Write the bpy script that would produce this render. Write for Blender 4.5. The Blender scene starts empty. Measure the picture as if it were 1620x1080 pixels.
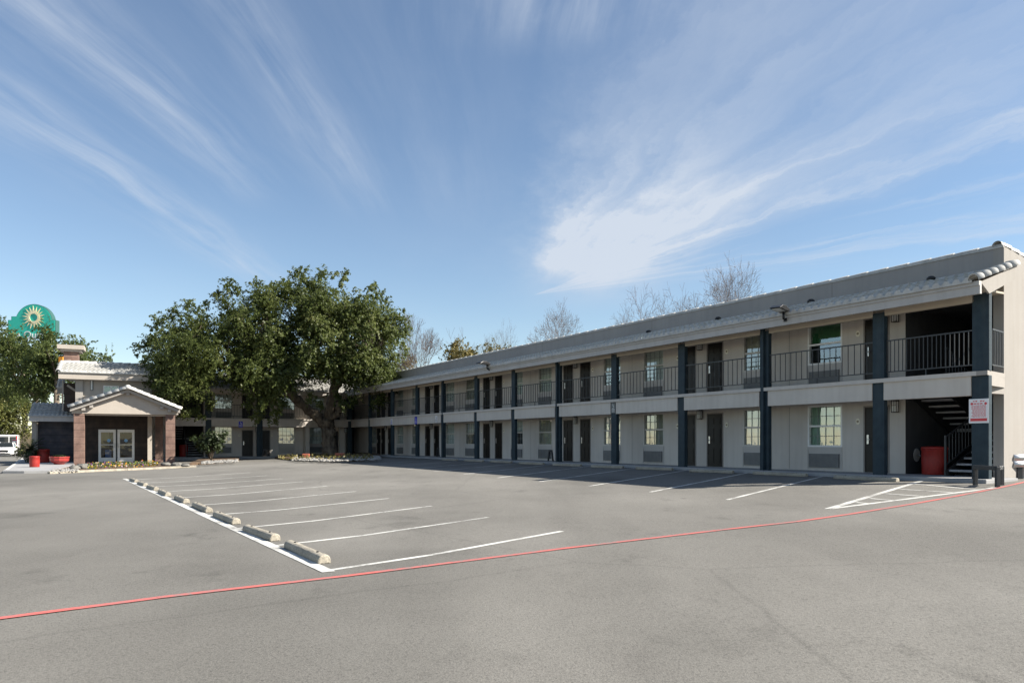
import bpy, math, random
import numpy as np
from mathutils import Vector, Matrix
R = math.radians
random.seed(7)
sc = bpy.context.scene
COL = sc.collection

# ------------------------------------------------------------------ camera model of the photograph (1620 x 1080)
F, CX, HY = 1200.0, 810.0, 699.3
D1 = (-.5103, .8600)            # along the long wing, away from the camera
D2 = (.8600, .5103)             # square to it, into the building
V0 = 20.14                      # column plane of the long wing
U0 = 10.6                       # its near end
ZF = -.93                       # its walkway
VMIN = 4.0
GZ, SL = -1.03, .025            # the car park falls gently away from the long wing
E3 = (-.901, -.434)             # along the short wing, towards the left
NL = (.434, -.901)              # its outward normal
CC = (-12.99, 61.35)            # inside corner of the two wings


def gz(x, y):
    v = min(30., max(VMIN, x * D2[0] + y * D2[1]))
    return GZ + SL * (v - V0)


def gp(px, py, up=0.0):
    s = (px - CX) / F
    k = (HY - py) / F
    m = D2[0] * s + D2[1]
    A = GZ - SL * V0 + up
    Y = A / (k - SL * m)
    v = Y * m
    if v < VMIN or v > 30:
        zz = GZ + SL * (min(30, max(VMIN, v)) - V0) + up
        Y = zz / k
    return Vector((s * Y, Y, gz(s * Y, Y) + up))


def rwx(px, y=0.0):
    s = (px - CX) / F
    g = (-D1[0] * -1 * s + D1[1]) / (D2[1] + D2[0] * s) if False else (D1[1] + D1[0] * s) / (D2[1] + D2[0] * s)
    return (V0 - y) * g - U0


def rwz(px, py, y=0.0):
    s = (px - CX) / F
    return (HY - py) / F * (V0 - y) / (D2[1] + D2[0] * s) - ZF


def make_frame(C, zf):
    def fx(px, y=0.0):
        s = (px - CX) / F
        return (s * (C[1] + y * NL[1]) - C[0] - y * NL[0]) / (E3[0] - s * E3[1])

    def fz(px, py, y=0.0):
        Y = C[1] + fx(px, y) * E3[1] + y * NL[1]
        return (HY - py) / F * Y - zf
    return fx, fz


lwx, lwz = make_frame(CC, ZF)
LBC = (-25.08, 52.8)
ZB = -1.36
lbx, lbz = make_frame(LBC, ZB)

# ------------------------------------------------------------------ mesh helper


class MB:
    def __init__(s):
        s.v, s.f, s.sm, s.mi = [], [], [], []
        s.m = 0

    def face(s, pts, smooth=False):
        n = len(s.v)
        s.v += [tuple(p) for p in pts]
        s.f.append(tuple(range(n, n + len(pts))))
        s.sm.append(smooth)
        s.mi.append(s.m)
        return s

    def _add(s, vs, fs, smooth=False):
        n = len(s.v)
        s.v += [tuple(p) for p in vs]
        for f in fs:
            s.f.append(tuple(i + n for i in f))
            s.sm.append(smooth)
            s.mi.append(s.m)
        return s

    def box(s, x0, x1, y0, y1, z0, z1):
        if x0 > x1: x0, x1 = x1, x0
        if y0 > y1: y0, y1 = y1, y0
        if z0 > z1: z0, z1 = z1, z0
        vs = [(x0, y0, z0), (x1, y0, z0), (x1, y1, z0), (x0, y1, z0), (x0, y0, z1), (x1, y0, z1), (x1, y1, z1), (x0, y1, z1)]
        return s._add(vs, [(0, 3, 2, 1), (4, 5, 6, 7), (0, 1, 5, 4), (1, 2, 6, 5), (2, 3, 7, 6), (3, 0, 4, 7)])

    def prism(s, poly, axis, a0, a1, smooth=False):
        """poly 2-D in the two other axes (x: y,z / y: x,z / z: x,y) extruded along axis"""
        def pt(p, a):
            return {'x': (a, p[0], p[1]), 'y': (p[0], a, p[1]), 'z': (p[0], p[1], a)}[axis]
        n = len(poly)
        vs = [pt(p, a0) for p in poly] + [pt(p, a1) for p in poly]
        k = len(s.v)
        s.v += vs
        for i in range(n):
            j = (i + 1) % n
            s.f.append((k + i, k + j, k + n + j, k + n + i)); s.sm.append(smooth); s.mi.append(s.m)
        s.f.append(tuple(k + i for i in reversed(range(n)))); s.sm.append(False); s.mi.append(s.m)
        s.f.append(tuple(k + n + i for i in range(n))); s.sm.append(False); s.mi.append(s.m)
        return s

    def tube(s, pts, rad, n=8, cap=True, smooth=True):
        pts = [Vector(p) for p in pts]
        rads = rad if isinstance(rad, (list, tuple)) else [rad] * len(pts)
        k = len(s.v)
        prev = None
        for i, p in enumerate(pts):
            t = (pts[min(i + 1, len(pts) - 1)] - pts[max(i - 1, 0)])
            if t.length < 1e-9: t = Vector((0, 0, 1))
            t.normalize()
            if prev is None:
                a = Vector((0, 0, 1)) if abs(t.z) < .9 else Vector((1, 0, 0))
                e = t.cross(a).normalized()
            else:
                e = (prev - t * prev.dot(t))
                e = e.normalized() if e.length > 1e-6 else t.orthogonal().normalized()
            prev = e
            b = t.cross(e)
            for j in range(n):
                an = 2 * math.pi * j / n
                s.v.append(tuple(p + (e * math.cos(an) + b * math.sin(an)) * rads[i]))
        for i in range(len(pts) - 1):
            for j in range(n):
                q = (j + 1) % n
                s.f.append((k + i * n + j, k + i * n + q, k + (i + 1) * n + q, k + (i + 1) * n + j)); s.sm.append(smooth); s.mi.append(s.m)
        if cap:
            s.f.append(tuple(k + j for j in reversed(range(n)))); s.sm.append(False); s.mi.append(s.m)
            e0 = k + (len(pts) - 1) * n
            s.f.append(tuple(e0 + j for j in range(n))); s.sm.append(False); s.mi.append(s.m)
        return s

    def bar(s, p, q, w, h=None):
        """square bar between two points"""
        h = h or w
        p, q = Vector(p), Vector(q)
        t = (q - p).normalized()
        a = Vector((0, 0, 1)) if abs(t.z) < .95 else Vector((0, 1, 0))
        e = t.cross(a).normalized() * (w / 2)
        b = t.cross(e).normalized() * (h / 2)
        vs = [p - e - b, p + e - b, p + e + b, p - e + b, q - e - b, q + e - b, q + e + b, q - e + b]
        return s._add(vs, [(0, 3, 2, 1), (4, 5, 6, 7), (0, 1, 5, 4), (1, 2, 6, 5), (2, 3, 7, 6), (3, 0, 4, 7)])

    def lathe(s, prof, n=24, c=(0, 0, 0), smooth=True):
        k = len(s.v)
        for r, z in prof:
            for j in range(n):
                an = 2 * math.pi * j / n
                s.v.append((c[0] + r * math.cos(an), c[1] + r * math.sin(an), c[2] + z))
        for i in range(len(prof) - 1):
            for j in range(n):
                q = (j + 1) % n
                s.f.append((k + i * n + j, k + i * n + q, k + (i + 1) * n + q, k + (i + 1) * n + j)); s.sm.append(smooth); s.mi.append(s.m)
        s.f.append(tuple(k + j for j in reversed(range(n)))); s.sm.append(False); s.mi.append(s.m)
        e0 = k + (len(prof) - 1) * n
        s.f.append(tuple(e0 + j for j in range(n))); s.sm.append(False); s.mi.append(s.m)
        return s

    def obj(s, name, mat, parent=None, bevel=0, loc=None, rotz=None, segs=2):
        me = bpy.data.meshes.new(name)
        me.from_pydata(s.v, [], s.f)
        me.polygons.foreach_set('use_smooth', s.sm)
        for m in (mat if isinstance(mat, (list, tuple)) else [mat]):
            me.materials.append(m)
        if any(s.mi):
            me.polygons.foreach_set('material_index', s.mi)
        me.validate()
        me.update()
        o = bpy.data.objects.new(name, me)
        COL.objects.link(o)
        if parent is not None: o.parent = parent
        if loc is not None: o.location = loc
        if rotz is not None: o.rotation_euler = (0, 0, rotz)
        if bevel:
            b = o.modifiers.new('bevel', 'BEVEL'); b.width = bevel; b.segments = segs; b.limit_method = 'ANGLE'; b.angle_limit = R(40)
        return o


def tag(o, label=None, cat=None, group=None, kind=None):
    if label: o['label'] = label
    if cat: o['category'] = cat
    if group: o['group'] = group
    if kind: o['kind'] = kind
    return o


def empty(name, loc, rotz=0, label=None, cat=None, group=None):
    o = bpy.data.objects.new(name, None)
    o.empty_display_size = .3
    COL.objects.link(o)
    o.location = loc
    o.rotation_euler = (0, 0, rotz)
    return tag(o, label, cat, group)


def copy_tree(o, parent=None, loc=None, rotz=None):
    c = o.copy()
    COL.objects.link(c)
    c.parent = parent
    if loc is not None: c.location = loc
    if rotz is not None: c.rotation_euler = (0, 0, rotz)
    for ch in list(o.children):
        copy_tree(ch, c)
    return c


ORD = ['first', 'second', 'third', 'fourth', 'fifth', 'sixth', 'seventh', 'eighth', 'ninth', 'tenth', 'eleventh', 'twelfth', 'thirteenth', 'fourteenth']

# ------------------------------------------------------------------ materials


def node(nt, t, **kw):
    n = nt.nodes.new(t)
    for k, v in kw.items(): setattr(n, k, v)
    return n


def ramp(nt, fac, stops):
    r = node(nt, 'ShaderNodeValToRGB')
    el = r.color_ramp.elements
    while len(el) < len(stops): el.new(.5)
    for e, (p, c) in zip(el, stops):
        e.position = p
        e.color = (*c, 1) if isinstance(c, (tuple, list)) else (c, c, c, 1)
    nt.links.new(fac, r.inputs[0])
    return r.outputs[0]


def mat(name, c1, c2=None, scale=3.0, rough=.7, bump=0.0, bscale=40.0, metal=0.0, spec=.5, stretch=(1, 1, 1), detail=5, fine=0.0, fscale=120.0, streak=None, coord='Object', coat=0):
    m = bpy.data.materials.new(name)
    m.use_nodes = True
    nt = m.node_tree
    b = nt.nodes['Principled BSDF']
    b.inputs['Roughness'].default_value = rough
    b.inputs['Metallic'].default_value = metal
    b.inputs['Specular IOR Level'].default_value = spec
    b.inputs['Coat Weight'].default_value = coat
    tc = node(nt, 'ShaderNodeTexCoord')
    mp = node(nt, 'ShaderNodeMapping')
    mp.inputs['Scale'].default_value = stretch
    nt.links.new(tc.outputs[coord], mp.inputs[0])
    col = None
    if c2 is not None:
        nz = node(nt, 'ShaderNodeTexNoise')
        nz.inputs['Scale'].default_value = scale
        nz.inputs['Detail'].default_value = detail
        nz.inputs['Roughness'].default_value = .6
        nt.links.new(mp.outputs[0], nz.inputs['Vector'])
        col = ramp(nt, nz.outputs['Fac'], [(.32, c1), (.68, c2)])
    else:
        rgb = node(nt, 'ShaderNodeRGB'); rgb.outputs[0].default_value = (*c1, 1); col = rgb.outputs[0]
    if streak:
        mp2 = node(nt, 'ShaderNodeMapping'); mp2.inputs['Scale'].default_value = (6, 6, .35)
        nt.links.new(tc.outputs[coord], mp2.inputs[0])
        n2 = node(nt, 'ShaderNodeTexNoise'); n2.inputs['Scale'].default_value = 1.0; n2.inputs['Detail'].default_value = 4
        nt.links.new(mp2.outputs[0], n2.inputs['Vector'])
        fac = ramp(nt, n2.outputs['Fac'], [(.45, 0.0), (.8, streak[1])])
        mx = node(nt, 'ShaderNodeMix', data_type='RGBA')
        nt.links.new(fac, mx.inputs[0]); nt.links.new(col, mx.inputs[6]); mx.inputs[7].default_value = (*streak[0], 1)
        col = mx.outputs[2]
    if fine:
        n3 = node(nt, 'ShaderNodeTexNoise'); n3.inputs['Scale'].default_value = fscale; n3.inputs['Detail'].default_value = 2
        nt.links.new(mp.outputs[0], n3.inputs['Vector'])
        k = ramp(nt, n3.outputs['Fac'], [(.3, 1 - fine), (.7, 1 + 0 * fine)])
        mx = node(nt, 'ShaderNodeMix', data_type='RGBA', blend_type='MULTIPLY'); mx.inputs[0].default_value = 1
        nt.links.new(col, mx.inputs[6]); nt.links.new(k, mx.inputs[7]); col = mx.outputs[2]
    nt.links.new(col, b.inputs['Base Color'])
    if bump:
        nb = node(nt, 'ShaderNodeTexNoise'); nb.inputs['Scale'].default_value = bscale; nb.inputs['Detail'].default_value = 3
        nt.links.new(mp.outputs[0], nb.inputs['Vector'])
        bp = node(nt, 'ShaderNodeBump'); bp.inputs['Strength'].default_value = bump; bp.inputs['Distance'].default_value = .02
        nt.links.new(nb.outputs['Fac'], bp.inputs['Height']); nt.links.new(bp.outputs[0], b.inputs['Normal'])
    return m


def leaf_mat(name, stops, scale=.5, transl=.35, rough=.5):
    m = bpy.data.materials.new(name)
    m.use_nodes = True
    nt = m.node_tree
    b = nt.nodes['Principled BSDF']
    b.inputs['Roughness'].default_value = rough
    b.inputs['Specular IOR Level'].default_value = .35
    g = node(nt, 'ShaderNodeNewGeometry')
    tc = node(nt, 'ShaderNodeTexCoord')
    nz = node(nt, 'ShaderNodeTexNoise'); nz.inputs['Scale'].default_value = scale; nz.inputs['Detail'].default_value = 2
    nt.links.new(tc.outputs['Object'], nz.inputs['Vector'])
    ad = node(nt, 'ShaderNodeMath', operation='MULTIPLY_ADD'); ad.inputs[1].default_value = .5
    nt.links.new(g.outputs['Random Per Island'], ad.inputs[0])
    mu = node(nt, 'ShaderNodeMath', operation='MULTIPLY_ADD'); mu.inputs[1].default_value = 1.3; mu.inputs[2].default_value = -.4
    nt.links.new(nz.outputs['Fac'], mu.inputs[0]); nt.links.new(mu.outputs[0], ad.inputs[2])
    c = ramp(nt, ad.outputs[0], stops)
    nt.links.new(c, b.inputs['Base Color'])
    tr = node(nt, 'ShaderNodeBsdfTranslucent')
    nt.links.new(c, tr.inputs[0])
    mx = node(nt, 'ShaderNodeMixShader'); mx.inputs[0].default_value = transl
    nt.links.new(b.outputs[0], mx.inputs[1]); nt.links.new(tr.outputs[0], mx.inputs[2])
    nt.links.new(mx.outputs[0], nt.nodes['Material Output'].inputs[0])
    return m


def glass_mat(name, tint=(.75, .85, .85), refl=.25, rough=.02):
    m = bpy.data.materials.new(name)
    m.use_nodes = True
    nt = m.node_tree
    nt.nodes.remove(nt.nodes['Principled BSDF'])
    t = node(nt, 'ShaderNodeBsdfTransparent'); t.inputs[0].default_value = (*tint, 1)
    g = node(nt, 'ShaderNodeBsdfGlossy'); g.inputs['Roughness'].default_value = rough; g.inputs[0].default_value = (.9, .95, 1, 1)
    tc = node(nt, 'ShaderNodeTexCoord')
    nz = node(nt, 'ShaderNodeTexNoise'); nz.inputs['Scale'].default_value = 1.2
    nt.links.new(tc.outputs['Object'], nz.inputs['Vector'])
    bp = node(nt, 'ShaderNodeBump'); bp.inputs['Strength'].default_value = .06; bp.inputs['Distance'].default_value = .1
    nt.links.new(nz.outputs['Fac'], bp.inputs['Height']); nt.links.new(bp.outputs[0], g.inputs['Normal'])
    fr = node(nt, 'ShaderNodeFresnel'); fr.inputs[0].default_value = 1.5
    ad = node(nt, 'ShaderNodeMath', operation='ADD', use_clamp=True); ad.inputs[1].default_value = refl
    nt.links.new(fr.outputs[0], ad.inputs[0])
    mx = node(nt, 'ShaderNodeMixShader')
    nt.links.new(ad.outputs[0], mx.inputs[0]); nt.links.new(t.outputs[0], mx.inputs[1]); nt.links.new(g.outputs[0], mx.inputs[2])
    nt.links.new(mx.outputs[0], nt.nodes['Material Output'].inputs[0])
    return m


def asphalt_mat():
    m = bpy.data.materials.new('asphalt')
    m.use_nodes = True
    nt = m.node_tree
    b = nt.nodes['Principled BSDF']
    b.inputs['Roughness'].default_value = .9
    b.inputs['Specular IOR Level'].default_value = .25
    tc = node(nt, 'ShaderNodeTexCoord')

    def nz(scale, detail, stretch=(1, 1, 1), rot=0):
        mp = node(nt, 'ShaderNodeMapping'); mp.inputs['Scale'].default_value = stretch; mp.inputs['Rotation'].default_value = (0, 0, rot)
        nt.links.new(tc.outputs['Object'], mp.inputs[0])
        n = node(nt, 'ShaderNodeTexNoise'); n.inputs['Scale'].default_value = scale; n.inputs['Detail'].default_value = detail; n.inputs['Roughness'].default_value = .65
        nt.links.new(mp.outputs[0], n.inputs['Vector'])
        return n.outputs['Fac']

    def mul(a, bb, f=1.0):
        mx = node(nt, 'ShaderNodeMix', data_type='RGBA', blend_type='MULTIPLY'); mx.inputs[0].default_value = f
        nt.links.new(a, mx.inputs[6]); nt.links.new(bb, mx.inputs[7])
        return mx.outputs[2]
    base = ramp(nt, nz(.16, 5), [(.3, (.176, .168, .152)), (.7, (.240, .230, .209))])
    wear = ramp(nt, nz(.5, 6, (1, .25, 1), R(-35)), [(.32, .84), (.6, 1.0)])
    base = mul(base, wear)
    spots = ramp(nt, nz(1.1, 4, (1, .6, 1), R(20)), [(.25, .62), (.38, 1.0)])
    base = mul(base, spots, .8)
    grain = ramp(nt, nz(30, 4), [(.3, .66), (.48, .95), (.72, 1.05)])
    base = mul(base, grain)
    agg = node(nt, 'ShaderNodeTexVoronoi'); agg.inputs['Scale'].default_value = 90
    nt.links.new(tc.outputs['Object'], agg.inputs['Vector'])
    stone = ramp(nt, agg.outputs['Color'], [(.0, .72), (.45, .95), (.8, 1.0)])
    base = mul(base, stone)
    # broad lighter wear lanes, oil drips and a few hairline cracks
    lane = ramp(nt, nz(.07, 3, (1, .5, 1), R(-30)), [(.35, .80), (.62, 1.08)])
    base = mul(base, lane)
    drip = node(nt, 'ShaderNodeTexVoronoi'); drip.inputs['Scale'].default_value = .55
    nt.links.new(tc.outputs['Object'], drip.inputs['Vector'])
    dsz = node(nt, 'ShaderNodeMath', operation='MULTIPLY_ADD'); dsz.inputs[1].default_value = .10
    nt.links.new(nz(9, 4), dsz.inputs[0]); nt.links.new(drip.outputs['Distance'], dsz.inputs[2])
    base = mul(base, ramp(nt, dsz.outputs[0], [(.072, .45), (.085, .72), (.11, 1.0)]), .75)
    blot = ramp(nt, nz(.33, 7, (1, .7, 1), R(10)), [(.28, .58), (.38, .92), (.46, 1.0)])
    base = mul(base, blot, .8)
    dn = node(nt, 'ShaderNodeTexNoise'); dn.inputs['Scale'].default_value = .9; dn.inputs['Detail'].default_value = 7
    nt.links.new(tc.outputs['Object'], dn.inputs['Vector'])
    va = node(nt, 'ShaderNodeMixRGB'); va.inputs[0].default_value = .22
    nt.links.new(tc.outputs['Object'], va.inputs[1]); nt.links.new(dn.outputs['Color'], va.inputs[2])
    vo = node(nt, 'ShaderNodeTexVoronoi', feature='DISTANCE_TO_EDGE'); vo.inputs['Scale'].default_value = .12
    nt.links.new(va.outputs[0], vo.inputs['Vector'])
    cr = ramp(nt, vo.outputs['Distance'], [(.0, .74), (.0008, .85), (.0016, 1.0)])
    base = mul(base, cr, .5)
    nt.links.new(base, b.inputs['Base Color'])
    bp = node(nt, 'ShaderNodeBump'); bp.inputs['Strength'].default_value = .5; bp.inputs['Distance'].default_value = .012
    nt.links.new(nz(60, 3), bp.inputs['Height']); nt.links.new(bp.outputs[0], b.inputs['Normal'])
    return m


def paint_mat(name, c, worn):
    """road paint, worn through to the asphalt in places"""
    m = bpy.data.materials.new(name)
    m.use_nodes = True
    nt = m.node_tree
    b = nt.nodes['Principled BSDF']
    b.inputs['Roughness'].default_value = .75
    tc = node(nt, 'ShaderNodeTexCoord')
    n = node(nt, 'ShaderNodeTexNoise'); n.inputs['Scale'].default_value = 14; n.inputs['Detail'].default_value = 6; n.inputs['Roughness'].default_value = .7
    nt.links.new(tc.outputs['Object'], n.inputs['Vector'])
    n2 = node(nt, 'ShaderNodeTexNoise'); n2.inputs['Scale'].default_value = 1.3; n2.inputs['Detail'].default_value = 3
    nt.links.new(tc.outputs['Object'], n2.inputs['Vector'])
    ad = node(nt, 'ShaderNodeMath', operation='MULTIPLY_ADD'); ad.inputs[1].default_value = .55
    nt.links.new(n2.outputs['Fac'], ad.inputs[0])
    hm = node(nt, 'ShaderNodeMath', operation='MULTIPLY'); hm.inputs[1].default_value = .6
    nt.links.new(n.outputs['Fac'], hm.inputs[0]); nt.links.new(hm.outputs[0], ad.inputs[2])
    col = ramp(nt, ad.outputs[0], [(worn - .12, (.18, .17, .155)), (worn - .02, tuple(x * .62 + .06 for x in c)), (worn + .10, c)])
    nt.links.new(col, b.inputs['Base Color'])
    return m


def stone_mat(name, c1, c2, c3, course=.42):
    """large square cut stone courses with thin joints"""
    m = bpy.data.materials.new(name)
    m.use_nodes = True
    nt = m.node_tree
    b = nt.nodes['Principled BSDF']
    b.inputs['Roughness'].default_value = .75
    tc = node(nt, 'ShaderNodeTexCoord')
    n = node(nt, 'ShaderNodeTexNoise'); n.inputs['Scale'].default_value = 2.2; n.inputs['Detail'].default_value = 6
    nt.links.new(tc.outputs['Object'], n.inputs['Vector'])
    col = ramp(nt, n.outputs['Fac'], [(.3, c1), (.5, c2), (.7, c3)])
    sx = node(nt, 'ShaderNodeSeparateXYZ'); nt.links.new(tc.outputs['Object'], sx.inputs[0])
    md = node(nt, 'ShaderNodeMath', operation='MODULO'); md.inputs[1].default_value = course
    ab = node(nt, 'ShaderNodeMath', operation='ADD'); ab.inputs[1].default_value = course * 20
    nt.links.new(sx.outputs[2], ab.inputs[0]); nt.links.new(ab.outputs[0], md.inputs[0])
    j = ramp(nt, md.outputs[0], [(.0, .25), (.018, .3), (.03, 1.0)])
    n2 = node(nt, 'ShaderNodeTexNoise'); n2.inputs['Scale'].default_value = 30; n2.inputs['Detail'].default_value = 3
    nt.links.new(tc.outputs['Object'], n2.inputs['Vector'])
    k = ramp(nt, n2.outputs['Fac'], [(.3, .7), (.65, 1.0)])
    for x in (j, k):
        mx = node(nt, 'ShaderNodeMix', data_type='RGBA', blend_type='MULTIPLY'); mx.inputs[0].default_value = 1
        nt.links.new(col, mx.inputs[6]); nt.links.new(x, mx.inputs[7]); col = mx.outputs[2]
    nt.links.new(col, b.inputs['Base Color'])
    bp = node(nt, 'ShaderNodeBump'); bp.inputs['Strength'].default_value = .4; bp.inputs['Distance'].default_value = .02
    nt.links.new(n2.outputs['Fac'], bp.inputs['Height']); nt.links.new(bp.outputs[0], b.inputs['Normal'])
    return m


M = {}
M['asphalt'] = asphalt_mat()
M['white_paint'] = paint_mat('white_road_paint', (.58, .575, .54), .55)
M['red_paint'] = paint_mat('red_road_paint', (.48, .11, .095), .55)
M['concrete'] = mat('concrete_walk', (.26, .26, .265), (.35, .345, .34), 1.2, .85, .25, 60, fine=.15)
M['stop'] = mat('wheel_stop_concrete', (.33, .295, .235), (.46, .415, .335), 3.2, .9, .5, 40, fine=.35, fscale=38, streak=((.12, .11, .10), .5))
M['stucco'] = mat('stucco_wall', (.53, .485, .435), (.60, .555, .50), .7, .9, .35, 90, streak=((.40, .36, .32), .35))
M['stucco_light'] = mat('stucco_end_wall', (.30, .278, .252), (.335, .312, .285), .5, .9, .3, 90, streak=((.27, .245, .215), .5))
M['trim'] = mat('painted_trim', (.50, .46, .42), (.54, .50, .455), 1.5, .65, .08, 30, streak=((.33, .30, .27), .3))
M['grey_trim'] = mat('grey_painted_fascia', (.40, .385, .37), (.44, .42, .40), 1.5, .65, .08, 30, streak=((.27, .26, .25), .35))
M['parapet'] = mat('grey_parapet_stucco', (.275, .262, .25), (.315, .30, .285), .5, .9, .3, 90, streak=((.23, .22, .21), .4))
M['soffit'] = mat('soffit_board', (.43, .37, .30), (.47, .41, .33), 2, .8)
M['charcoal'] = mat('charcoal_paint', (.013, .027, .038), (.024, .043, .056), 3, .6, .25, 25, spec=.3, streak=((.07, .075, .075), .3))
M['rail'] = mat('railing_metal', (.028, .030, .033), (.045, .047, .05), 6, .45, metal=.2)
M['door'] = mat('door_brown', (.009, .0075, .0065), (.014, .011, .009), 2.5, .42, .1, 20, stretch=(1, 1, .1), spec=.3)
M['door_frame'] = mat('door_frame_paint', (.20, .18, .165), (.24, .215, .195), 3, .6)
M['handle'] = mat('brushed_steel', (.62, .6, .57), (.7, .68, .64), 20, .35, metal=.9)
M['tile'] = mat('white_roof_tile', (.36, .36, .345), (.52, .51, .485), 1.6, .75, .2, 40, streak=((.22, .215, .205), .5))
M['tile_dark'] = mat('blue_grey_roof_tile', (.27, .285, .295), (.37, .38, .385), 1.6, .75, .2, 40)
M['window_frame'] = mat('window_frame_paint', (.50, .47, .43), (.55, .52, .47), 3, .5)
M['white_frame'] = mat('white_vinyl', (.74, .73, .70), (.80, .79, .76), 3, .4)
M['muntin'] = mat('muntin_grey', (.20, .21, .21), (.25, .26, .26), 3, .5)
M['curtain'] = mat('sheer_curtain', (.70, .71, .68), (.82, .82, .78), 3, .9, stretch=(5, 1, .3))
M['curtain_tan'] = mat('lined_curtain', (.45, .42, .35), (.56, .53, .45), 3, .9, stretch=(5, 1, .3))
M['curtain_green_reflection'] = mat('sheer_green_reflection', (.40, .55, .42), (.55, .66, .54), 1.6, .9, stretch=(3, 1, .6))  # greenish reflection in the glass, painted into the curtain colour
M['curtain_green'] = mat('green_blind', (.03, .16, .06), (.05, .21, .08), 3, .8)
M['interior'] = mat('dark_room_interior', (.02, .02, .02), (.03, .03, .03), 3, .9)
M['glass'] = glass_mat('window_glass', (.86, .92, .90), .16)
M['door_glass'] = glass_mat('door_glass', (.7, .75, .75), .02)
M['grille'] = mat('air_conditioner_grey', (.15, .15, .15), (.19, .19, .185), 5, .6)
M['grille_light'] = mat('air_conditioner_beige', (.40, .37, .33), (.45, .42, .37), 5, .6)
M['panel'] = mat('panel_paint', (.44, .415, .385), (.48, .45, .415), 3, .65)
M['joint'] = mat('dark_wall_joint', (.20, .185, .17), None, rough=.9)  # dark lines of the wall's control joints
M['lamp_black'] = mat('black_metal', (.012, .012, .013), (.02, .02, .021), 8, .4, metal=.3)
M['lamp_glass'] = mat('frosted_glass', (.60, .60, .57), (.68, .68, .65), 6, .35)
M['cream'] = mat('cream_plastic', (.72, .67, .55), (.78, .73, .6), 6, .4)
M['plaque_dark'] = mat('plaque_centre', (.25, .2, .13), None, rough=.5)
M['stair'] = mat('stair_tread_concrete', (.28, .28, .29), (.37, .37, .38), 5, .85, .2, 60)
M['black'] = mat('black_steel', (.012, .012, .013), (.02, .02, .02), 4, .5)
M['charwall'] = mat('dark_inner_wall', (.030, .031, .034), (.046, .047, .05), 1.4, .85, .3, 60, streak=((.09, .09, .09), .25))  # near-black tone for the stairwell and passage walls
M['red_bin'] = mat('red_plastic', (.27, .014, .010), (.36, .024, .016), 2.5, .5, .15, 40, fine=.2, fscale=20)
M['red_pot'] = mat('red_glazed_planter', (.25, .026, .024), (.33, .04, .035), 3, .4)
M['steel'] = mat('galvanised_steel', (.42, .43, .44), (.56, .56, .56), 4, .32, .1, 20, metal=.85)
M['stone'] = stone_mat('pink_cut_stone', (.145, .085, .066), (.20, .122, .096), (.255, .165, .13))
M['stone_dark'] = stone_mat('dark_cut_stone', (.020, .014, .012), (.034, .023, .019), (.062, .041, .032), .46)
M['stone_mid'] = stone_mat('brown_cut_stone', (.09, .055, .045), (.14, .085, .065), (.20, .125, .10))
M['stone_bluish'] = stone_mat('charcoal_cut_stone', (.032, .033, .044), (.056, .053, .066), (.095, .078, .078), .46)  # dark cut stone with a bluish grey tone
M['porch'] = mat('porch_stucco', (.37, .33, .285), (.42, .375, .325), .8, .9, .3, 90)
M['sign_white'] = mat('sign_white', (.74, .72, .72), (.8, .78, .78), 3, .45)
M['sign_red'] = mat('sign_red', (.58, .04, .05), (.64, .06, .07), 6, .45)
M['sign_blue'] = mat('sign_blue', (.025, .03, .50), (.03, .04, .56), 6, .4)
M['sign_grey'] = mat('sign_grey', (.10, .11, .115), (.13, .14, .145), 6, .45)
M['sign_green'] = mat('sign_green_face', (.02, .44, .33), (.035, .52, .39), .6, .4)
M['sign_edge'] = mat('sign_edge_dark', (.03, .09, .08), None, rough=.5)
M['sun_yellow'] = mat('sign_sun_yellow', (.85, .72, .40), (.88, .80, .55), 1.5, .45)
M['bark'] = mat('oak_bark', (.045, .034, .026), (.21, .17, .125), 4.5, .95, 1.0, 10, stretch=(1, 1, .35), detail=8)
M['bark_grey'] = mat('bare_bark', (.085, .068, .062), (.14, .115, .105), 3, .95)
M['leaf_oak'] = leaf_mat('oak_leaves', [(.0, (.045, .058, .018)), (.4, (.082, .108, .028)), (.75, (.128, .152, .044)), (1., (.19, .195, .075))], .45, .48)
M['leaf_far'] = leaf_mat('far_tree_leaves', [(.0, (.04, .055, .018)), (.45, (.085, .118, .034)), (1., (.18, .20, .065))], .35, .45)
M['leaf_yellow'] = leaf_mat('yellow_green_leaves', [(.0, (.06, .075, .02)), (.5, (.13, .14, .035)), (1., (.24, .22, .07))], .5)
M['leaf_olive'] = leaf_mat('olive_leaves', [(.0, (.08, .07, .02)), (.5, (.17, .15, .05)), (1., (.27, .21, .08))], .5)
M['leaf_dark'] = leaf_mat('dark_shrub_leaves', [(.0, (.012, .022, .008)), (.5, (.03, .045, .015)), (1., (.06, .085, .03))], 1.2)
M['petal'] = leaf_mat('bedding_flowers', [(.0, (.04, .075, .02)), (.40, (.06, .10, .025)), (.55, (.10, .14, .03)), (.58, (.42, .32, .02)), (.65, (.5, .17, .02)), (.69, (.4, .4, .34)), (.73, (.2, .05, .25))], .0, .2)
M['pebble'] = mat('white_pebble', (.14, .135, .125), (.36, .345, .32), 2.2, .85)
M['rock'] = mat('grey_rock', (.10, .097, .088), (.19, .18, .16), 6, .9, .8, 12)
M['soil'] = mat('planting_soil', (.07, .045, .03), (.13, .085, .05), 5, .95, .8, 30)
M['terracotta'] = mat('terracotta', (.34, .09, .05), (.42, .13, .07), 6, .7)
M['car_white'] = mat('car_white_paint', (.74, .74, .75), (.76, .76, .77), 1, .22, coat=.6)
M['car_black'] = mat('car_black_trim', (.01, .01, .011), None, rough=.4)
M['car_glass'] = mat('car_dark_glass', (.02, .025, .03), None, rough=.06)
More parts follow.
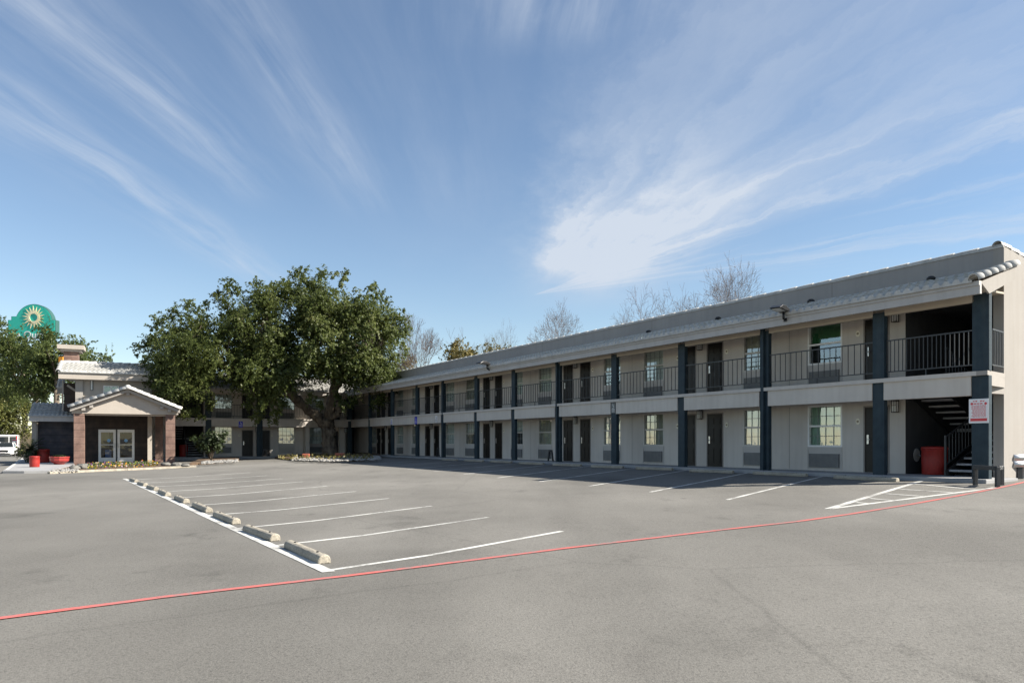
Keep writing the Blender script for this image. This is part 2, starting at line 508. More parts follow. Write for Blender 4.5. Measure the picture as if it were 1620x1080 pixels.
M['tyre'] = mat('tyre_rubber', (.015, .015, .015), None, rough=.85)
M['lamp_clear'] = mat('headlamp_lens', (.55, .57, .6), None, rough=.12)
M['red_paint_gloss'] = mat('red_trim_paint', (.5, .03, .03), None, rough=.4)
M['tan_wall'] = mat('tan_wall', (.40, .31, .20), (.48, .38, .26), 1.2, .9, .3, 30)
M['orange'] = mat('orange_panel', (.65, .26, .02), None, rough=.6)
M['poster_yellow'] = mat('yellow_wall_panel', (.55, .42, .17), (.6, .48, .22), 4, .6)
M['poster_blue'] = mat('blue_panel', (.05, .16, .5), (.08, .22, .58), 4, .5)
M['sticker'] = mat('pale_blue_sticker', (.2, .42, .68), None, rough=.5)

# ------------------------------------------------------------------ ground
gu = [-700, -200, -60, -20, 0, 10, 20, 30, 40, 50, 60, 80, 120, 250, 900]
gv = [-700, -200, -60, -20, -8, VMIN, 8, 12, 16, V0, 24, 30, 60, 150, 700]
b = MB()
b.v = [(u * D1[0] + v * D2[0], u * D1[1] + v * D2[1], gz(u * D1[0] + v * D2[0], u * D1[1] + v * D2[1])) for v in gv for u in gu]
nx = len(gu)
for j in range(len(gv) - 1):
    for i in range(nx - 1):
        b.f.append((j * nx + i, (j + 1) * nx + i, (j + 1) * nx + i + 1, j * nx + i + 1)); b.sm.append(True); b.mi.append(0)
tag(b.obj('ground', M['asphalt']), 'weathered grey asphalt car park with worn patches', 'ground', kind='structure')


def strip(mb, p, q, w, up=.004, n=None):
    p, q = Vector(p), Vector(q)
    t = (q - p); L = t.length; t.normalize()
    e = Vector((-t.y, t.x, 0)).normalized() * (w / 2)
    n = n or max(1, int(L / .3))
    for i in range(n):
        a, c = p + t * (L * i / n), p + t * (L * (i + 1) / n)
        pts = [a - e, c - e, c + e, a + e]
        mb.face([(x.x, x.y, gz(x.x, x.y) + up) for x in pts])


LEFT_LINES = [((519, 902), (889, 840)), ((434, 863), (772, 818)), ((372.4, 835.9), (683, 800)), ((330, 815), (615, 788)), ((297, 800), (563, 777)),
              ((266, 788), (517.8, 768.5)), ((240, 778.5), (480, 761.5)), ((221, 770.5), (447.4, 756.8)), ((211, 764.5), (422.8, 752)), ((205, 758.5), (397, 747.2))]
RIGHT_LINES = [((1311, 751), (1150.7, 790.2)), ((1189.6, 746.4), (1028.9, 778)), ((1091, 742.9), (932.3, 768.7)), ((1005, 740.3), (853.3, 761.6)), ((933.9, 737), (787, 755.6)),
               ((870, 735), (733.3, 750)), ((819, 732.7), (685.6, 745.6)), ((774.4, 730.7), (645.6, 741.6)), ((732, 729), (608.9, 737.3)), ((695.6, 727), (580, 733.8)), ((664, 725), (552, 731))]
b = MB()
for p, q in LEFT_LINES + RIGHT_LINES:
    strip(b, gp(*p), gp(*q), .095)
tag(b.obj('stall_lines', M['white_paint']), 'thin worn white lines marking the parking stalls', 'road marking', kind='structure')
b = MB()
strip(b, gp(520, 904.5), gp(197, 757.0), .15, .006)
tag(b.obj('stall_edge_line', M['white_paint']), 'thick white line under the row of wheel stops', 'road marking', kind='structure')
b = MB()
for p, q, w in [((1309.5, 804.9), (1461, 759.5), .13), ((1309.5, 804.9), (1549.4, 774.6), .11), ((1549.4, 774.6), (1573, 770.8), .11), ((1446, 765.3), (1545, 774.3), .1), ((1421.9, 773.4), (1507, 779), .1),
                ((1400, 780.6), (1460, 784.9), .1), ((1376, 788.2), (1415, 791.7), .1), ((1354.4, 794.6), (1382, 797), .1)]:
    strip(b, gp(*p), gp(*q), w, .004 + .002 * (w < .105))
tag(b.obj('no_parking_hatching', M['white_paint']), 'white hatched no parking triangle beside the stair', 'road marking', kind='structure')
b = MB()
redpx = [(-140, 996), (0, 978.5), (120, 962.8), (250, 945.8), (380, 930.5), (560, 909.8), (720, 889.5), (885, 868.5), (1030, 851.5), (1133, 839.2), (1257.8, 825.5), (1350, 812.5), (1440, 797.8), (1510, 785.3), (1580, 771.8), (1640, 758), (1700, 744)]
rp = [gp(*p) for p in redpx]
for i in range(len(rp) - 1):
    t = (rp[i + 1] - rp[i]).normalized()
    strip(b, rp[i] - t * .004, rp[i + 1] + t * .004, .10, .008 + .001 * (i % 2))
tag(b.obj('fire_lane_line', M['red_paint']), 'faded red fire lane line curving across the asphalt', 'road marking', kind='structure')


# ------------------------------------------------------------------ building prototypes (built at the wing's local axes: x along, +y towards the lot, z up)
def wall_with_openings(b, x0, x1, z0, z1, y, ops, depth=.16):
    xs = sorted({x0, x1, *[o[0] for o in ops if x0 < o[0] < x1], *[o[1] for o in ops if x0 < o[1] < x1]})
    zs = sorted({z0, z1, *[o[2] for o in ops if z0 < o[2] < z1], *[o[3] for o in ops if z0 < o[3] < z1]})
    for i in range(len(xs) - 1):
        for j in range(len(zs) - 1):
            cx, cz = (xs[i] + xs[i + 1]) / 2, (zs[j] + zs[j + 1]) / 2
            if any(o[0] < cx < o[1] and o[2] < cz < o[3] for o in ops): continue
            b.face([(xs[i + 1], y, zs[j]), (xs[i], y, zs[j]), (xs[i], y, zs[j + 1]), (xs[i + 1], y, zs[j + 1])])
    for o in ops:
        d = o[4] if len(o) > 4 else depth
        a, c, e, f = o[:4]
        b.face([(a, y, e), (a, y - d, e), (a, y - d, f), (a, y, f)])
        b.face([(c, y - d, e), (c, y, e), (c, y, f), (c, y - d, f)])
        b.face([(a, y, e), (c, y, e), (c, y - d, e), (a, y - d, e)])
        b.face([(a, y, f), (a, y - d, f), (c, y - d, f), (c, y, f)])


DW, DH = .86, 2.05          # door opening
WW, WH, WS = 1.30, 1.36, .78  # window opening and sill height


def make_door(parent):
    w, h = DW - .10, DH - .05
    b = MB()
    b.box(-w / 2, w / 2, -.045, 0, .01, h)
    # six sunk and raised panels
    for (zx0, zx1) in ((.12, .72), (.88, 1.48), (1.60, 1.88)):
        for sx in (-1, 1):
            xa, xb = sx * .06, sx * (w / 2 - .10)
            b.box(xa, xb, .0, .008, zx0, zx1)
            b.box(xa + sx * .03, xb - sx * .03, .008, .016, zx0 + .03, zx1 - .03)
    d = b.obj('door', M['door'], parent)
    f = MB()
    f.box(-DW / 2, -w / 2 - .004, -.10, .03, 0, DH)
    f.box(DW / 2, w / 2 + .004, -.10, .03, 0, DH)
    f.box(-w / 2 - .004, w / 2 + .004, -.10, .028, h + .004, DH)
    f.box(-w / 2 - .004, w / 2 + .004, -.10, .028, -.005, .009)
    f.obj('door_frame', M['door_frame'], d)
    hd = MB()
    hd.box(w / 2 - .13, w / 2 - .065, .016, .034, .88, 1.16)
    hd.tube([(w / 2 - .097, .03, 1.02), (w / 2 - .097, .075, 1.02), (w / 2 - .20, .08, 1.015)], .011, 8)
    hd.obj('handle', M['handle'], d)
    return d


def make_window(parent, frame='window_frame', curt='curtain', muntins=True, variant=0):
    w, h = WW, WH
    b = MB()
    t = .055
    b.box(-w / 2, -w / 2 + t, -.10, .012, 0, h)
    b.box(w / 2 - t, w / 2, -.10, .012, 0, h)
    b.box(-w / 2 + t, w / 2 - t, -.10, .010, 0, t)
    b.box(-w / 2 + t, w / 2 - t, -.10, .010, h - t, h)
    b.box(-w / 2 + t, w / 2 - t, -.085, -.01, h / 2 - .03, h / 2 + .03)
    wd = b.obj('window', M[frame], parent)
    g = MB()
    for (z0, z1, y) in ((t, h / 2 - .03, -.055), (h / 2 + .03, h - t, -.075)):
        g.face([(w / 2 - t, y, z0), (-w / 2 + t, y, z0), (-w / 2 + t, y, z1), (w / 2 - t, y, z1)])
    g.obj('pane', M['glass'], wd)
    if muntins:
        m = MB()
        iw = w - 2 * t
        for (z0, z1, y) in ((t, h / 2 - .03, -.05), (h / 2 + .03, h - t, -.07)):
            for k in range(1, 4):
                x = -iw / 2 + iw * k / 4
                m.box(x - .009, x + .009, y - .003, y + .012, z0, z1)
            zc = (z0 + z1) / 2
            m.box(-iw / 2, iw / 2, y - .002, y + .010, zc - .009, zc + .009)
        m.obj('muntin', M['muntin'], wd)
    # curtain closing the opening: folded cloth, some drawn apart
    c = MB()
    n = 60
    x0, x1 = -w / 2 + .01, w / 2 - .01

    def cloth(a, bx, z0, z1, amp, per):
        k = len(c.v)
        nn = max(6, int(n * (bx - a) / (x1 - x0)))
        for i in range(nn + 1):
            x = a + (bx - a) * i / nn
            y = -.145 + amp * math.sin(2 * math.pi * x / per) + amp * .5 * math.sin(2 * math.pi * x / (per * .37) + 1)
            c.v.append((x, y, z0)); c.v.append((x, y, z1))
        for i in range(nn):
            c.f.append((k + 2 * i + 2, k + 2 * i, k + 2 * i + 1, k + 2 * i + 3)); c.sm.append(True); c.mi.append(0)
    if variant == 0:
        cloth(x0, x1, .0, h, .012, .11)
    elif variant == 1:
        cloth(x0, x0 + .42, .0, h, .016, .08); cloth(x0 + .40, x1 - .40, .0, h, .006, .3); cloth(x1 - .42, x1, .0, h, .016, .08)
    elif variant == 2:
        cloth(x0, x1, .55, h, .008, .16)
    elif variant == 3:
        cloth(x0, x1, h * .55, h, .008, .16)
    c.obj('curtain', M[curt], wd)
    r = MB()
    r.face([(x1, -.19, 0), (x0, -.19, 0), (x0, -.19, h), (x1, -.19, h)])
    r.obj('room_interior', M['interior'], wd)
    return wd


def make_ac(parent, light=False):
    w = WW
    b = MB()
    t = .03
    b.box(-w / 2, -w / 2 + t, -.005, .02, .06, WS)
    b.box(w / 2 - t, w / 2, -.005, .02, .06, WS)
    b.box(-w / 2 + t, w / 2 - t, -.005, .018, WS - .10, WS - .004)
    b.box(-w / 2 + t, w / 2 - t, -.005, .006, .065, WS - .10)
    o = b.obj('air_conditioner', M['panel'], parent)
    g = MB()
    g.box(-.56, .56, .006, .05, .11, .56)
    gm = 'grille_light' if light else 'grille'
    for k in range(11):
        z = .135 + k * .038
        g.box(-.53, .53, .05, .062, z, z + .018)
    for x in (-.555, .527):
        g.box(x, x + .028, .05, .064, .115, .555)
    g.obj('grille', M[gm], o, .004)
    return o


def tile_sheet(b, x0, x1, yE, zE, yT, zT, period=.26, courses=4, h=.085, ns=10, end=True):
    n = max(1, int(round((x1 - x0) / period)))
    per = (x1 - x0) / n
    cols = n * ns
    xs = [x0 + (x1 - x0) * i / cols for i in range(cols + 1)]
    hs = [h * math.sqrt(max(0.0, 1 - ((2 * (((x - x0) / per) % 1) - 1) / .66) ** 2)) for x in xs]

    def row(f, raise_):
        y, z = yE + (yT - yE) * f, zE + (zT - zE) * f
        k = len(b.v)
        for x, hh in zip(xs, hs):
            b.v.append((x, y, z + hh + raise_))
        return k
    prev = None
    for c in range(courses):
        lo = row(c / courses - (.012 if c else 0), .035)
        hi = row((c + 1) / courses, .0)
        for i in range(cols):
            b.f.append((lo + i + 1, lo + i, hi + i, hi + i + 1)); b.sm.append(True); b.mi.append(b.m)
        if prev is not None:
            for i in range(cols):
                b.f.append((prev + i + 1, prev + i, lo + i, lo + i + 1)); b.sm.append(False); b.mi.append(b.m)
        else:
            k = len(b.v)
            for x in xs: b.v.append((x, yE, zE - .02))
            for i in range(cols):
                b.f.append((k + i + 1, k + i, lo + i, lo + i + 1)); b.sm.append(False); b.mi.append(b.m)
        prev = hi
    return b


def barrel_run(b, p, q, r=.13, seg=.45, n=10, arc=math.pi, up=None):
    """overlapping half-round cap tiles from p up to q"""
    p, q = Vector(p), Vector(q)
    L = (q - p).length
    t = (q - p).normalized()
    upv = Vector((0, 0, 1)); upv = (upv - t * upv.dot(t)).normalized()
    side = t.cross(upv)
    m = max(1, int(round(L / seg)))
    for i in range(m):
        a, c = p + t * (L * i / m - .02), p + t * (L * (i + 1) / m + .05)
        r0, r1 = r * 1.12, r * .92
        k = len(b.v)
        for (o, rr, th) in ((a, r0, 0), (c, r1, 0), (a, r0 - .018, 0), (c, r1 - .018, 0)):
            for j in range(n + 1):
                an = arc * j / n + (math.pi - arc) / 2
                b.v.append(tuple(o + side * (math.cos(an) * rr) + upv * (math.sin(an) * rr + (.012 if rr > r else 0))))
        for j in range(n):
            b.f.append((k + j, k + j + 1, k + n + 1 + j + 1, k + n + 1 + j)); b.sm.append(True); b.mi.append(b.m)
            b.f.append((k + j + 1, k + j, k + 2 * (n + 1) + j, k + 2 * (n + 1) + j + 1)); b.sm.append(False); b.mi.append(b.m)
    return b


def railing(parent, x0, x1, y, z0, z1, gap=.2, posts=True):
    b = MB()
    b.box(x0, x1, y - .02, y + .02, z1 - .035, z1)
    b.box(x0, x1, y - .016, y + .016, z0, z0 + .03)
    n = max(2, int(round((x1 - x0) / gap)))
    for i in range(n + 1):
        x = x0 + .012 + (x1 - x0 - .024) * i / n
        b.box(x - .009, x + .009, y - .009, y + .009, z0 + .03, z1 - .035)
    if posts:
        for f in ((.5,) if x1 - x0 < 5 else (.33, .67)):
            x = x0 + (x1 - x0) * f + .05
            b.box(x - .013, x + .013, y - .013, y + .013, z0 - .19, z0)
    return b.obj('railing', M['rail'], parent)


def rail_along(mb, p, q, h=.95, gap=.2, low=.12):
    p, q = Vector(p), Vector(q)
    up = Vector((0, 0, 1))
    mb.bar(p + up * h, q + up * h, .04)
    mb.bar(p + up * low, q + up * low, .03)
    L = (q - p).length
    n = max(2, int(L / gap))
    for i in range(n + 1):
        o = p + (q - p) * (i / n)
        mb.bar(o + up * low, o + up * h, .018)


def stairs(parent, xa, xb, xc, xd, y0, z0, z1, landing_y, depth):
    """open-riser switchback stair: lower flight between xa and xb going in, upper flight between xc and xd coming back"""
    st = empty('stair', (0, 0, 0)); st.parent = parent
    zm = z0 + (z1 - z0) * .5
    n = 7
    run = (y0 - landing_y) / n
    tr = MB()
    for i in range(n):
        y = y0 - run * i
        z = z0 + (zm - z0) * (i + 1) / (n + 1)
        tr.box(xa, xb, y - run * .98, y + .03, z - .055, z)
        y = landing_y + run * i
        z = zm + (z1 - zm) * (i + 1) / (n + 1)
        tr.box(xc, xd, y - .03, y + run * .98, z - .055, z)
    tr.box(xa, xd, landing_y - depth, landing_y - .03, zm - .10, zm)
    tr.obj('stair_tread', M['stair'], st, .008)
    sg = MB()
    for x in (xa + .03, xb - .03):
        sg.bar((x, y0 + .06, z0 + .02), (x, landing_y, zm - .12), .06, .26)
    for x in (xc - .035, xd + .035):
        sg.bar((x, landing_y, zm - .10), (x, y0 - .02, z1 - .12), .06, .30)
    sg.obj('stringer', M['black'], st)
    rl = MB()
    rail_along(rl, (xb + .03, y0 + .02, z0 + .18), (xb + .03, landing_y, zm), .9, .17)
    rl.bar((xb + .03, y0 + .04, z0), (xb + .03, y0 + .04, z0 + 1.12), .05)
    rail_along(rl, (xc - .07, landing_y, zm), (xc - .07, y0 - .1, z1), .9, .17)
    rl.obj('stair_railing', M['rail'], st)
    return st


def dark_recess(b, x0, x1, y0, y1, z0, z1):
    """inside faces of a stairwell open towards +y"""
    b.face([(x0, y1, z0), (x0, y0, z0), (x0, y0, z1), (x0, y1, z1)])
    b.face([(x1, y0, z0), (x1, y1, z0), (x1, y1, z1), (x1, y0, z1)])
    b.face([(x1, y0, z0), (x0, y0, z0), (x0, y0, z1), (x1, y0, z1)])


# heights in the wing's local frame
LIP1, LIP0, BM0 = 2.742, 2.63, 2.13
FA0, FA1, SB0 = 4.615, 4.915, 4.535
TILE_E, TILE_T, PAR = 4.925, 5.51, 6.13
FO = .40
FLOOR2 = 2.70
CEIL2 = 4.84
WY = -1.26

# =================================================================== the long wing (right)
rw = empty('motel_wing', (U0 * D1[0] + V0 * D2[0], U0 * D1[1] + V0 * D2[1], ZF), math.atan2(D1[1], D1[0]),
           'long two storey motel wing with open walkways, grey parapet and white tiled eave', 'motel building')
XC = 48.8                        # inside corner
colpx = [1537, 1380.4, 1202, 1072.4, 966.6, 878.5, 808.9, 750.2, 697.8, 657, 618, 583]
CWID = .36
colx = [rwx(p) - (CWID if i else .42) for i, p in enumerate(colpx)]

MOD = 8.325
mods = [15.43 - U0 + MOD * k for k in range(-1, 5)]
doors, wins = [], []
for k, x0 in enumerate(mods):
    if k >= 1:
        for a in (0, 2.80):
            wins.append(x0 + a + .65)
    else:
        pass
    if k >= 1:
        doors.append(x0 + 5.05 + .43)
        doors.append(x0 + 6.47 + .43)
doors = [14.25 - U0] + doors
wins += [57.7 - U0]
doors += [46.0]
wins = sorted(w for w in wins if w < 47.5)
doors = sorted(d for d in doors if d < 48.2)
ST0, ST1 = .27, 2.72             # stairwell opening
ops = []
for w in wins:
    ops.append((w - WW / 2, w + WW / 2, WS, WS + WH, .2))
    ops.append((w - WW / 2, w + WW / 2, FLOOR2 + WS, FLOOR2 + WS + WH - .03, .2))
for d in doors:
    ops.append((d - DW / 2, d + DW / 2, 0, DH, .11))
    ops.append((d - DW / 2, d + DW / 2, FLOOR2, FLOOR2 + DH, .11))
b = MB()
wall_with_openings(b, ST1, XC + 3, -.2, BM0 + .08, WY, [o for o in ops if o[2] < 2.2])
wall_with_openings(b, ST1, XC + 3, FLOOR2 - .1, CEIL2, WY, [o for o in ops if o[2] > 2.2])
b.face([(ST1, WY, -.2), (ST1, WY - .001, -.2), (ST1, WY - .001, CEIL2), (ST1, WY, CEIL2)])
b.obj('wall', M['stucco'], rw)
# end wall with its sloping gable top
b = MB()
XE = 0.0
poly = [(WY, -.35), (WY, PAR), (-11, PAR - .172 * 9.74), (-11, -.35)]
b.prism(poly, 'x', XE, ST0 - .003)
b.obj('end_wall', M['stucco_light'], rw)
b = MB()
b.box(ST0 - .003, XC + 4, WY - .18, WY, TILE_T - .35, PAR)
b.obj('parapet', M['parapet'], rw)
b = MB()
xs = [5.2, 13.9, 22.4, 30.2, 38.6]
for x in xs:
    b = MB(); b.box(x - .008, x + .008, WY, WY + .004, TILE_T + .06, PAR - .03); b.obj('control_joint', M['joint'], rw)
for k, x0 in enumerate(mods[1:]):
    for zz in ((.02, BM0), (FLOOR2 + .02, CEIL2 - .02)):
        for dx in (1.3 + .74, -1.25):
            b = MB(); b.box(x0 + dx - .006, x0 + dx + .006, WY, WY + .003, *zz); b.obj('control_joint', M['joint'], rw)
# coping caps
b = MB()
b.box(.0, XC + 4, WY - .15, WY + .03, PAR - .05, PAR + .012)
barrel_run(b, (0.02, WY - .05, PAR - .01), (XC + 4, WY - .05, PAR - .02), .072, .66, 8)
barrel_run(b, (.13, -11, PAR - .172 * 9.74), (.13, WY + .05, PAR - .0), .14, .42, 8)
b.obj('coping_tiles', M['tile'], rw)
b = MB()
b.prism([(WY - .1, PAR - .012), (-11, PAR - .172 * 9.74 - .02), (-11, PAR - .172 * 9.74 - .2), (WY - .1, PAR - .2)], 'x', ST0, XC + 6)
b.obj('rear_roof', M['parapet'], rw)
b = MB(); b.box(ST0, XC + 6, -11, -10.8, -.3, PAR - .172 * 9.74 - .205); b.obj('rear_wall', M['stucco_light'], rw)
# eave: tiles, fascia, soffit beam, soffit
XR0 = rwx(1551, .55)
b = MB()
tile_sheet(b, XR0 + .14, XC + 2.5, .27 + FO, TILE_E, WY, TILE_T, .262, 4)
b.obj('roof_tiles', M['tile'], rw)
b = MB()
barrel_run(b, (XR0 + .08, .30 + FO, TILE_E + .04), (XR0 + .08, WY, TILE_T + .06), .125, .36, 10, math.pi * 1.15)
b.obj('rake_tiles', M['tile'], rw)
b = MB()
b.box(XR0, XC + FO, .09 + FO, .17 + FO, FA0, FA1 - .09)
b.box(XR0, XC + FO, .09 + FO, .21 + FO, FA1 - .09, FA1 + .02)
for x in (rwx(1211), rwx(878), rwx(700)):
    b.box(x - .06, x + .06, .17 + FO, .176 + FO, FA0, FA1 - .10)
b.obj('fascia', M['grey_trim'], rw)
b = MB()
b.prism([(.09, FA0 + .05), (.09 + FO, FA1), (WY, TILE_T + .02), (WY, TILE_T - .30)], 'x', XR0 + .02, XR0 + .07)
b.obj('rake_board', M['stucco_light'], rw)
b = MB()
for i in range(len(colx) - 1):
    b.box(colx[i] + CWID + .002 if i else colx[i] + .38, colx[i + 1] - .002, -.16, -.02, SB0, CEIL2)
b.box(colx[-1] + CWID, XC - .16, -.16, -.02, SB0, CEIL2)
b.obj('header_beam', M['soffit'], rw)
b = MB()
b.box(.271, XC + 1.2, WY - .02, .09 + FO, CEIL2, CEIL2 + .05)
b.box(-.0, .271, WY + .004, .09 + FO, CEIL2, CEIL2 + .05)
b.obj('soffit', M['soffit'], rw)
# walkway slab of the upper floor
b = MB()
for i in range(len(colx) - 1):
    b.box(colx[i] + (CWID if i else .42) + .002, colx[i + 1] - .002, -.20, .03, BM0, LIP0)
b.box(colx[-1] + CWID + .002, XC, -.20, .03, BM0, LIP0)
b.obj('spandrel_beam', M['stucco'], rw)
b = MB()
b.box(.0, XC, -.30, .085, LIP0, LIP1)
b.obj('slab_edge', M['trim'], rw)
b = MB()
b.box(ST1, XC + 1.2, WY - .003, -.30, BM0 + .07, FLOOR2)
b.box(.0, ST1 - .003, WY, -.30, BM0 + .07, FLOOR2)
b.prism([(-.25, -.165), (-.02, WY), (-.001, WY), (-.001, -.165)], 'z', BM0 + .24, LIP0 - .001)
b.prism([(-.28, .085), (-.025, WY), (-.001, WY), (-.001, .085)], 'z', LIP0, LIP1)
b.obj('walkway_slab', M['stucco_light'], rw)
# columns
colobjs = []
for i, x in enumerate(colx):
    w = .42 if i == 0 else CWID
    b = MB()
    b.box(x, x + w, -.16, 0, -.16, LIP0)
    b.box(x, x + w, -.161, -.02 if i == 0 else 0.001, LIP1, FA0 + .02 if i else FA0 + .12)
    o = b.obj('column', M['charcoal'], rw, .012)
# ground floor walk
b = MB()
b.box(-.35, XC + 1.5, WY - .0, .29, -.30, 0)
b.box(.25, ST1 + .02, -5.2, WY, -.30, -.004)
o = b.obj('walkway', M['concrete'], rw, .02)
# railings
for i in range(len(colx) - 1):
    x0 = colx[i] + (CWID if i else .42)
    railing(rw, x0, colx[i + 1], -.07 if i else -.10, LIP1 + .17, LIP1 + 1.09, .118 if i == 0 else .205)
railing(rw, colx[-1] + CWID, XC - .3, -.07, LIP1 + .17, LIP1 + 1.09, .205)
b = MB()
rail_along(b, (-.17, -.33, LIP1 - .02), (.0, WY + .03, LIP1 - .02), 1.1, .12, .19)
b.obj('railing', M['rail'], rw)
# stairwell
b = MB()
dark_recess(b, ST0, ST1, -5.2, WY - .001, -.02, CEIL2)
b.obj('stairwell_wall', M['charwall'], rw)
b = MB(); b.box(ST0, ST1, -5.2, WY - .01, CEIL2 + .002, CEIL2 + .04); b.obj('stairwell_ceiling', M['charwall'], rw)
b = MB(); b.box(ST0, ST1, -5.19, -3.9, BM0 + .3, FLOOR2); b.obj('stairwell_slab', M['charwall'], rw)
stairs(rw, .30, 1.42, 1.58, 2.62, WY + .12, 0, FLOOR2, -3.75, 1.2)
# doors, windows, air conditioners
pd = make_door(rw); pd.location = (doors[0], WY - .02, 0)
door_list = [pd]
for k, d in enumerate(doors):
    for z in (0, FLOOR2):
        if k == 0 and z == 0: continue
        door_list.append(copy_tree(pd, rw, (d, WY - .02, z)))
protos = {}
acp = None
for k, w in enumerate(wins):
    for z in (0, FLOOR2):
        lo = z == 0
        if k == 0: key = ('white_frame', 'curtain_green' if not lo else 'curtain_green_reflection', lo, 3 if not lo else 0)
        elif (k, lo) in ((3, True), (7, False)): key = ('window_frame', 'curtain', True, 1)
        elif (k, lo) in ((1, False), (4, True), (8, True)): key = ('window_frame', 'curtain_tan', True, 0)
        elif (k, lo) in ((2, True), (6, False)): key = ('window_frame', 'curtain_tan', True, 1)
        elif (k, lo) == (3, False): key = ('window_frame', 'curtain', True, 2)
        elif (k, lo) in ((5, True), (6, True)): key = ('window_frame', 'curtain', True, 3)
        else: key = ('window_frame', 'curtain', True, 0)
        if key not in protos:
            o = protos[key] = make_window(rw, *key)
        else:
            o = copy_tree(protos[key], rw)
        o.location = (w, WY - .01, z + WS)
        if z: o.scale = (1, 1, (WH - .03) / WH)
        if k == 0:
            o['label'] = 'white framed window' + ('' if lo else ' with green upper blind')
        if acp is None:
            acp = make_ac(rw); acp.location = (w, WY, z)
        else:
            copy_tree(acp, rw, (w, WY, z))
# downspouts
for px in (1206, 880.5, 700, 583.8):
    x = rwx(px, .06)
    b = MB()
    b.box(x - .07, x + .05, .005 if True else 0, .10, -.05, FA0 + .05)
    b.box(x - .085, x + .065, .0, .11, FA0 + .02, FA0 + .14)
    b.obj('downspout', M['charcoal'], rw, .012)

# =================================================================== the short wing (left, behind the tree)
lw = empty('motel_wing', (CC[0], CC[1], ZF), math.atan2(E3[1], E3[0]),
           'short two storey motel wing with open walkways behind the big tree', 'motel building')
LFL = -.16
XL = lwx(232, -2)
lcol = [lwx(415.5), lwx(334.5), lwx(287.0 - 30)]
b = MB()
lwins = [(lwx(366, WY) + lwx(341, WY)) / 2, (lwx(464.5, WY) + lwx(442, WY)) / 2, (lwx(513, WY) + lwx(489, WY)) / 2]
ldoors = [(lwx(401, WY) + lwx(382, WY)) / 2, (lwx(427, WY) + lwx(410, WY)) / 2, (lwx(538, WY) + lwx(522, WY)) / 2]
LS0, LS1 = lwx(330, WY), lwx(277, WY)
lops = []
for w in lwins:
    lops += [(w - WW / 2, w + WW / 2, WS, WS + WH, .2), (w - WW / 2, w + WW / 2, FLOOR2 + WS, FLOOR2 + WS + WH - .03, .2)]
for d in ldoors:
    lops += [(d - DW / 2, d + DW / 2, LFL, LFL + DH, .11), (d - DW / 2, d + DW / 2, FLOOR2, FLOOR2 + DH, .11)]
LB0, LB1 = lwx(570, WY), lwx(548, WY)
for (za, zb) in ((-.5, BM0 + .08), (FLOOR2 - .1, CEIL2)):
    wall_with_openings(b, LB1, LS0, za, zb, WY, [o for o in lops if (o[2] < 2.2) == (za < 0)])
b.obj('wall', M['stucco'], lw)
b = MB()
for (za, zb) in ((-.5, BM0 + .08), (FLOOR2 - .1, CEIL2)): wall_with_openings(b, LS1, XL, za, zb, WY, [])
b.obj('wall', M['stucco'], lw)
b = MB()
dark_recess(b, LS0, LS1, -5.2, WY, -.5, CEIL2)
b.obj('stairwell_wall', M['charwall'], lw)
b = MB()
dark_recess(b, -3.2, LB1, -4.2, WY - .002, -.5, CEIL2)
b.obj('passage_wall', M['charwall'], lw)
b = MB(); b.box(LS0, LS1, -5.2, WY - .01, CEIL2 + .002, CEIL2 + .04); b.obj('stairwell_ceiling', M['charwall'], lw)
b = MB()
tile_sheet(b, -2.8, XL, .27, TILE_E, -3.6, TILE_E + 1.45, .262, 9)
b.obj('roof_tiles', M['tile'], lw)
b = MB(); b.prism([(-3.62, TILE_E + 1.45), (-9.5, TILE_E - .2), (-9.5, TILE_E - .4), (-3.62, TILE_E + 1.25)], 'x', -2.8, XL); b.obj('rear_roof', M['parapet'], lw)
b = MB(); b.box(-2.8, XL, -9.4, -9.2, -.5, TILE_E - .35); b.obj('rear_wall', M['stucco_light'], lw)
b = MB(); b.prism([(-9.2, -.5), (WY - .2, -.5), (WY - .2, TILE_E), (-3.6, TILE_E + 1.2), (-9.2, TILE_E - .35)], 'x', XL - .2, XL - .01); b.obj('end_wall', M['stucco_light'], lw)
b = MB()
b.box(.0, XL, .09, .17, FA0, FA1 - .09)
b.box(.0, XL, .09, .21, FA1 - .09, FA1 + .02)
b.obj('fascia', M['trim'], lw)
b = MB()
b.box(-1.2, XL, WY - .02, .09, CEIL2, CEIL2 + .05)
b.obj('soffit', M['soffit'], lw)
b = MB()
b.box(.0, XL, -.16, -.02, SB0, CEIL2)
b.obj('header_beam', M['soffit'], lw)
b = MB()
b.box(.0, XL, -.20, .03, BM0, LIP0)
b.obj('spandrel_beam', M['stucco'], lw)
b = MB(); b.box(-.0, XL, -.30, .085, LIP0, LIP1); b.obj('slab_edge', M['trim'], lw)
b = MB()
b.box(-1.2, LS0, WY - .003, -.30, BM0 + .07, FLOOR2); b.box(LS0, XL, WY, -.30, BM0 + .07, FLOOR2)
b.obj('walkway_slab', M['trim'], lw)
b = MB()
b.box(-1.2, XL, WY, .9, -.6, LFL); b.box(LS0, LS1, -5.2, WY, -.6, LFL - .004)
b.obj('walkway', M['concrete'], lw, .02)
for x in (lwx(415.5), lwx(334.5)):
    b = MB()
    b.box(x, x + .42, -.30, .035, -.6, LIP0)
    b.box(x, x + .42, -.30, .035, LIP1, FA0 + .02)
    b.obj('column', M['charcoal'], lw, .012)
b = MB(); x = -.05
b.box(x, x + .34, -.30, .032, -.6, LIP0); b.box(x, x + .34, -.30, .032, LIP1, FA0 + .02)
b.obj('column', M['charcoal'], lw, .012)
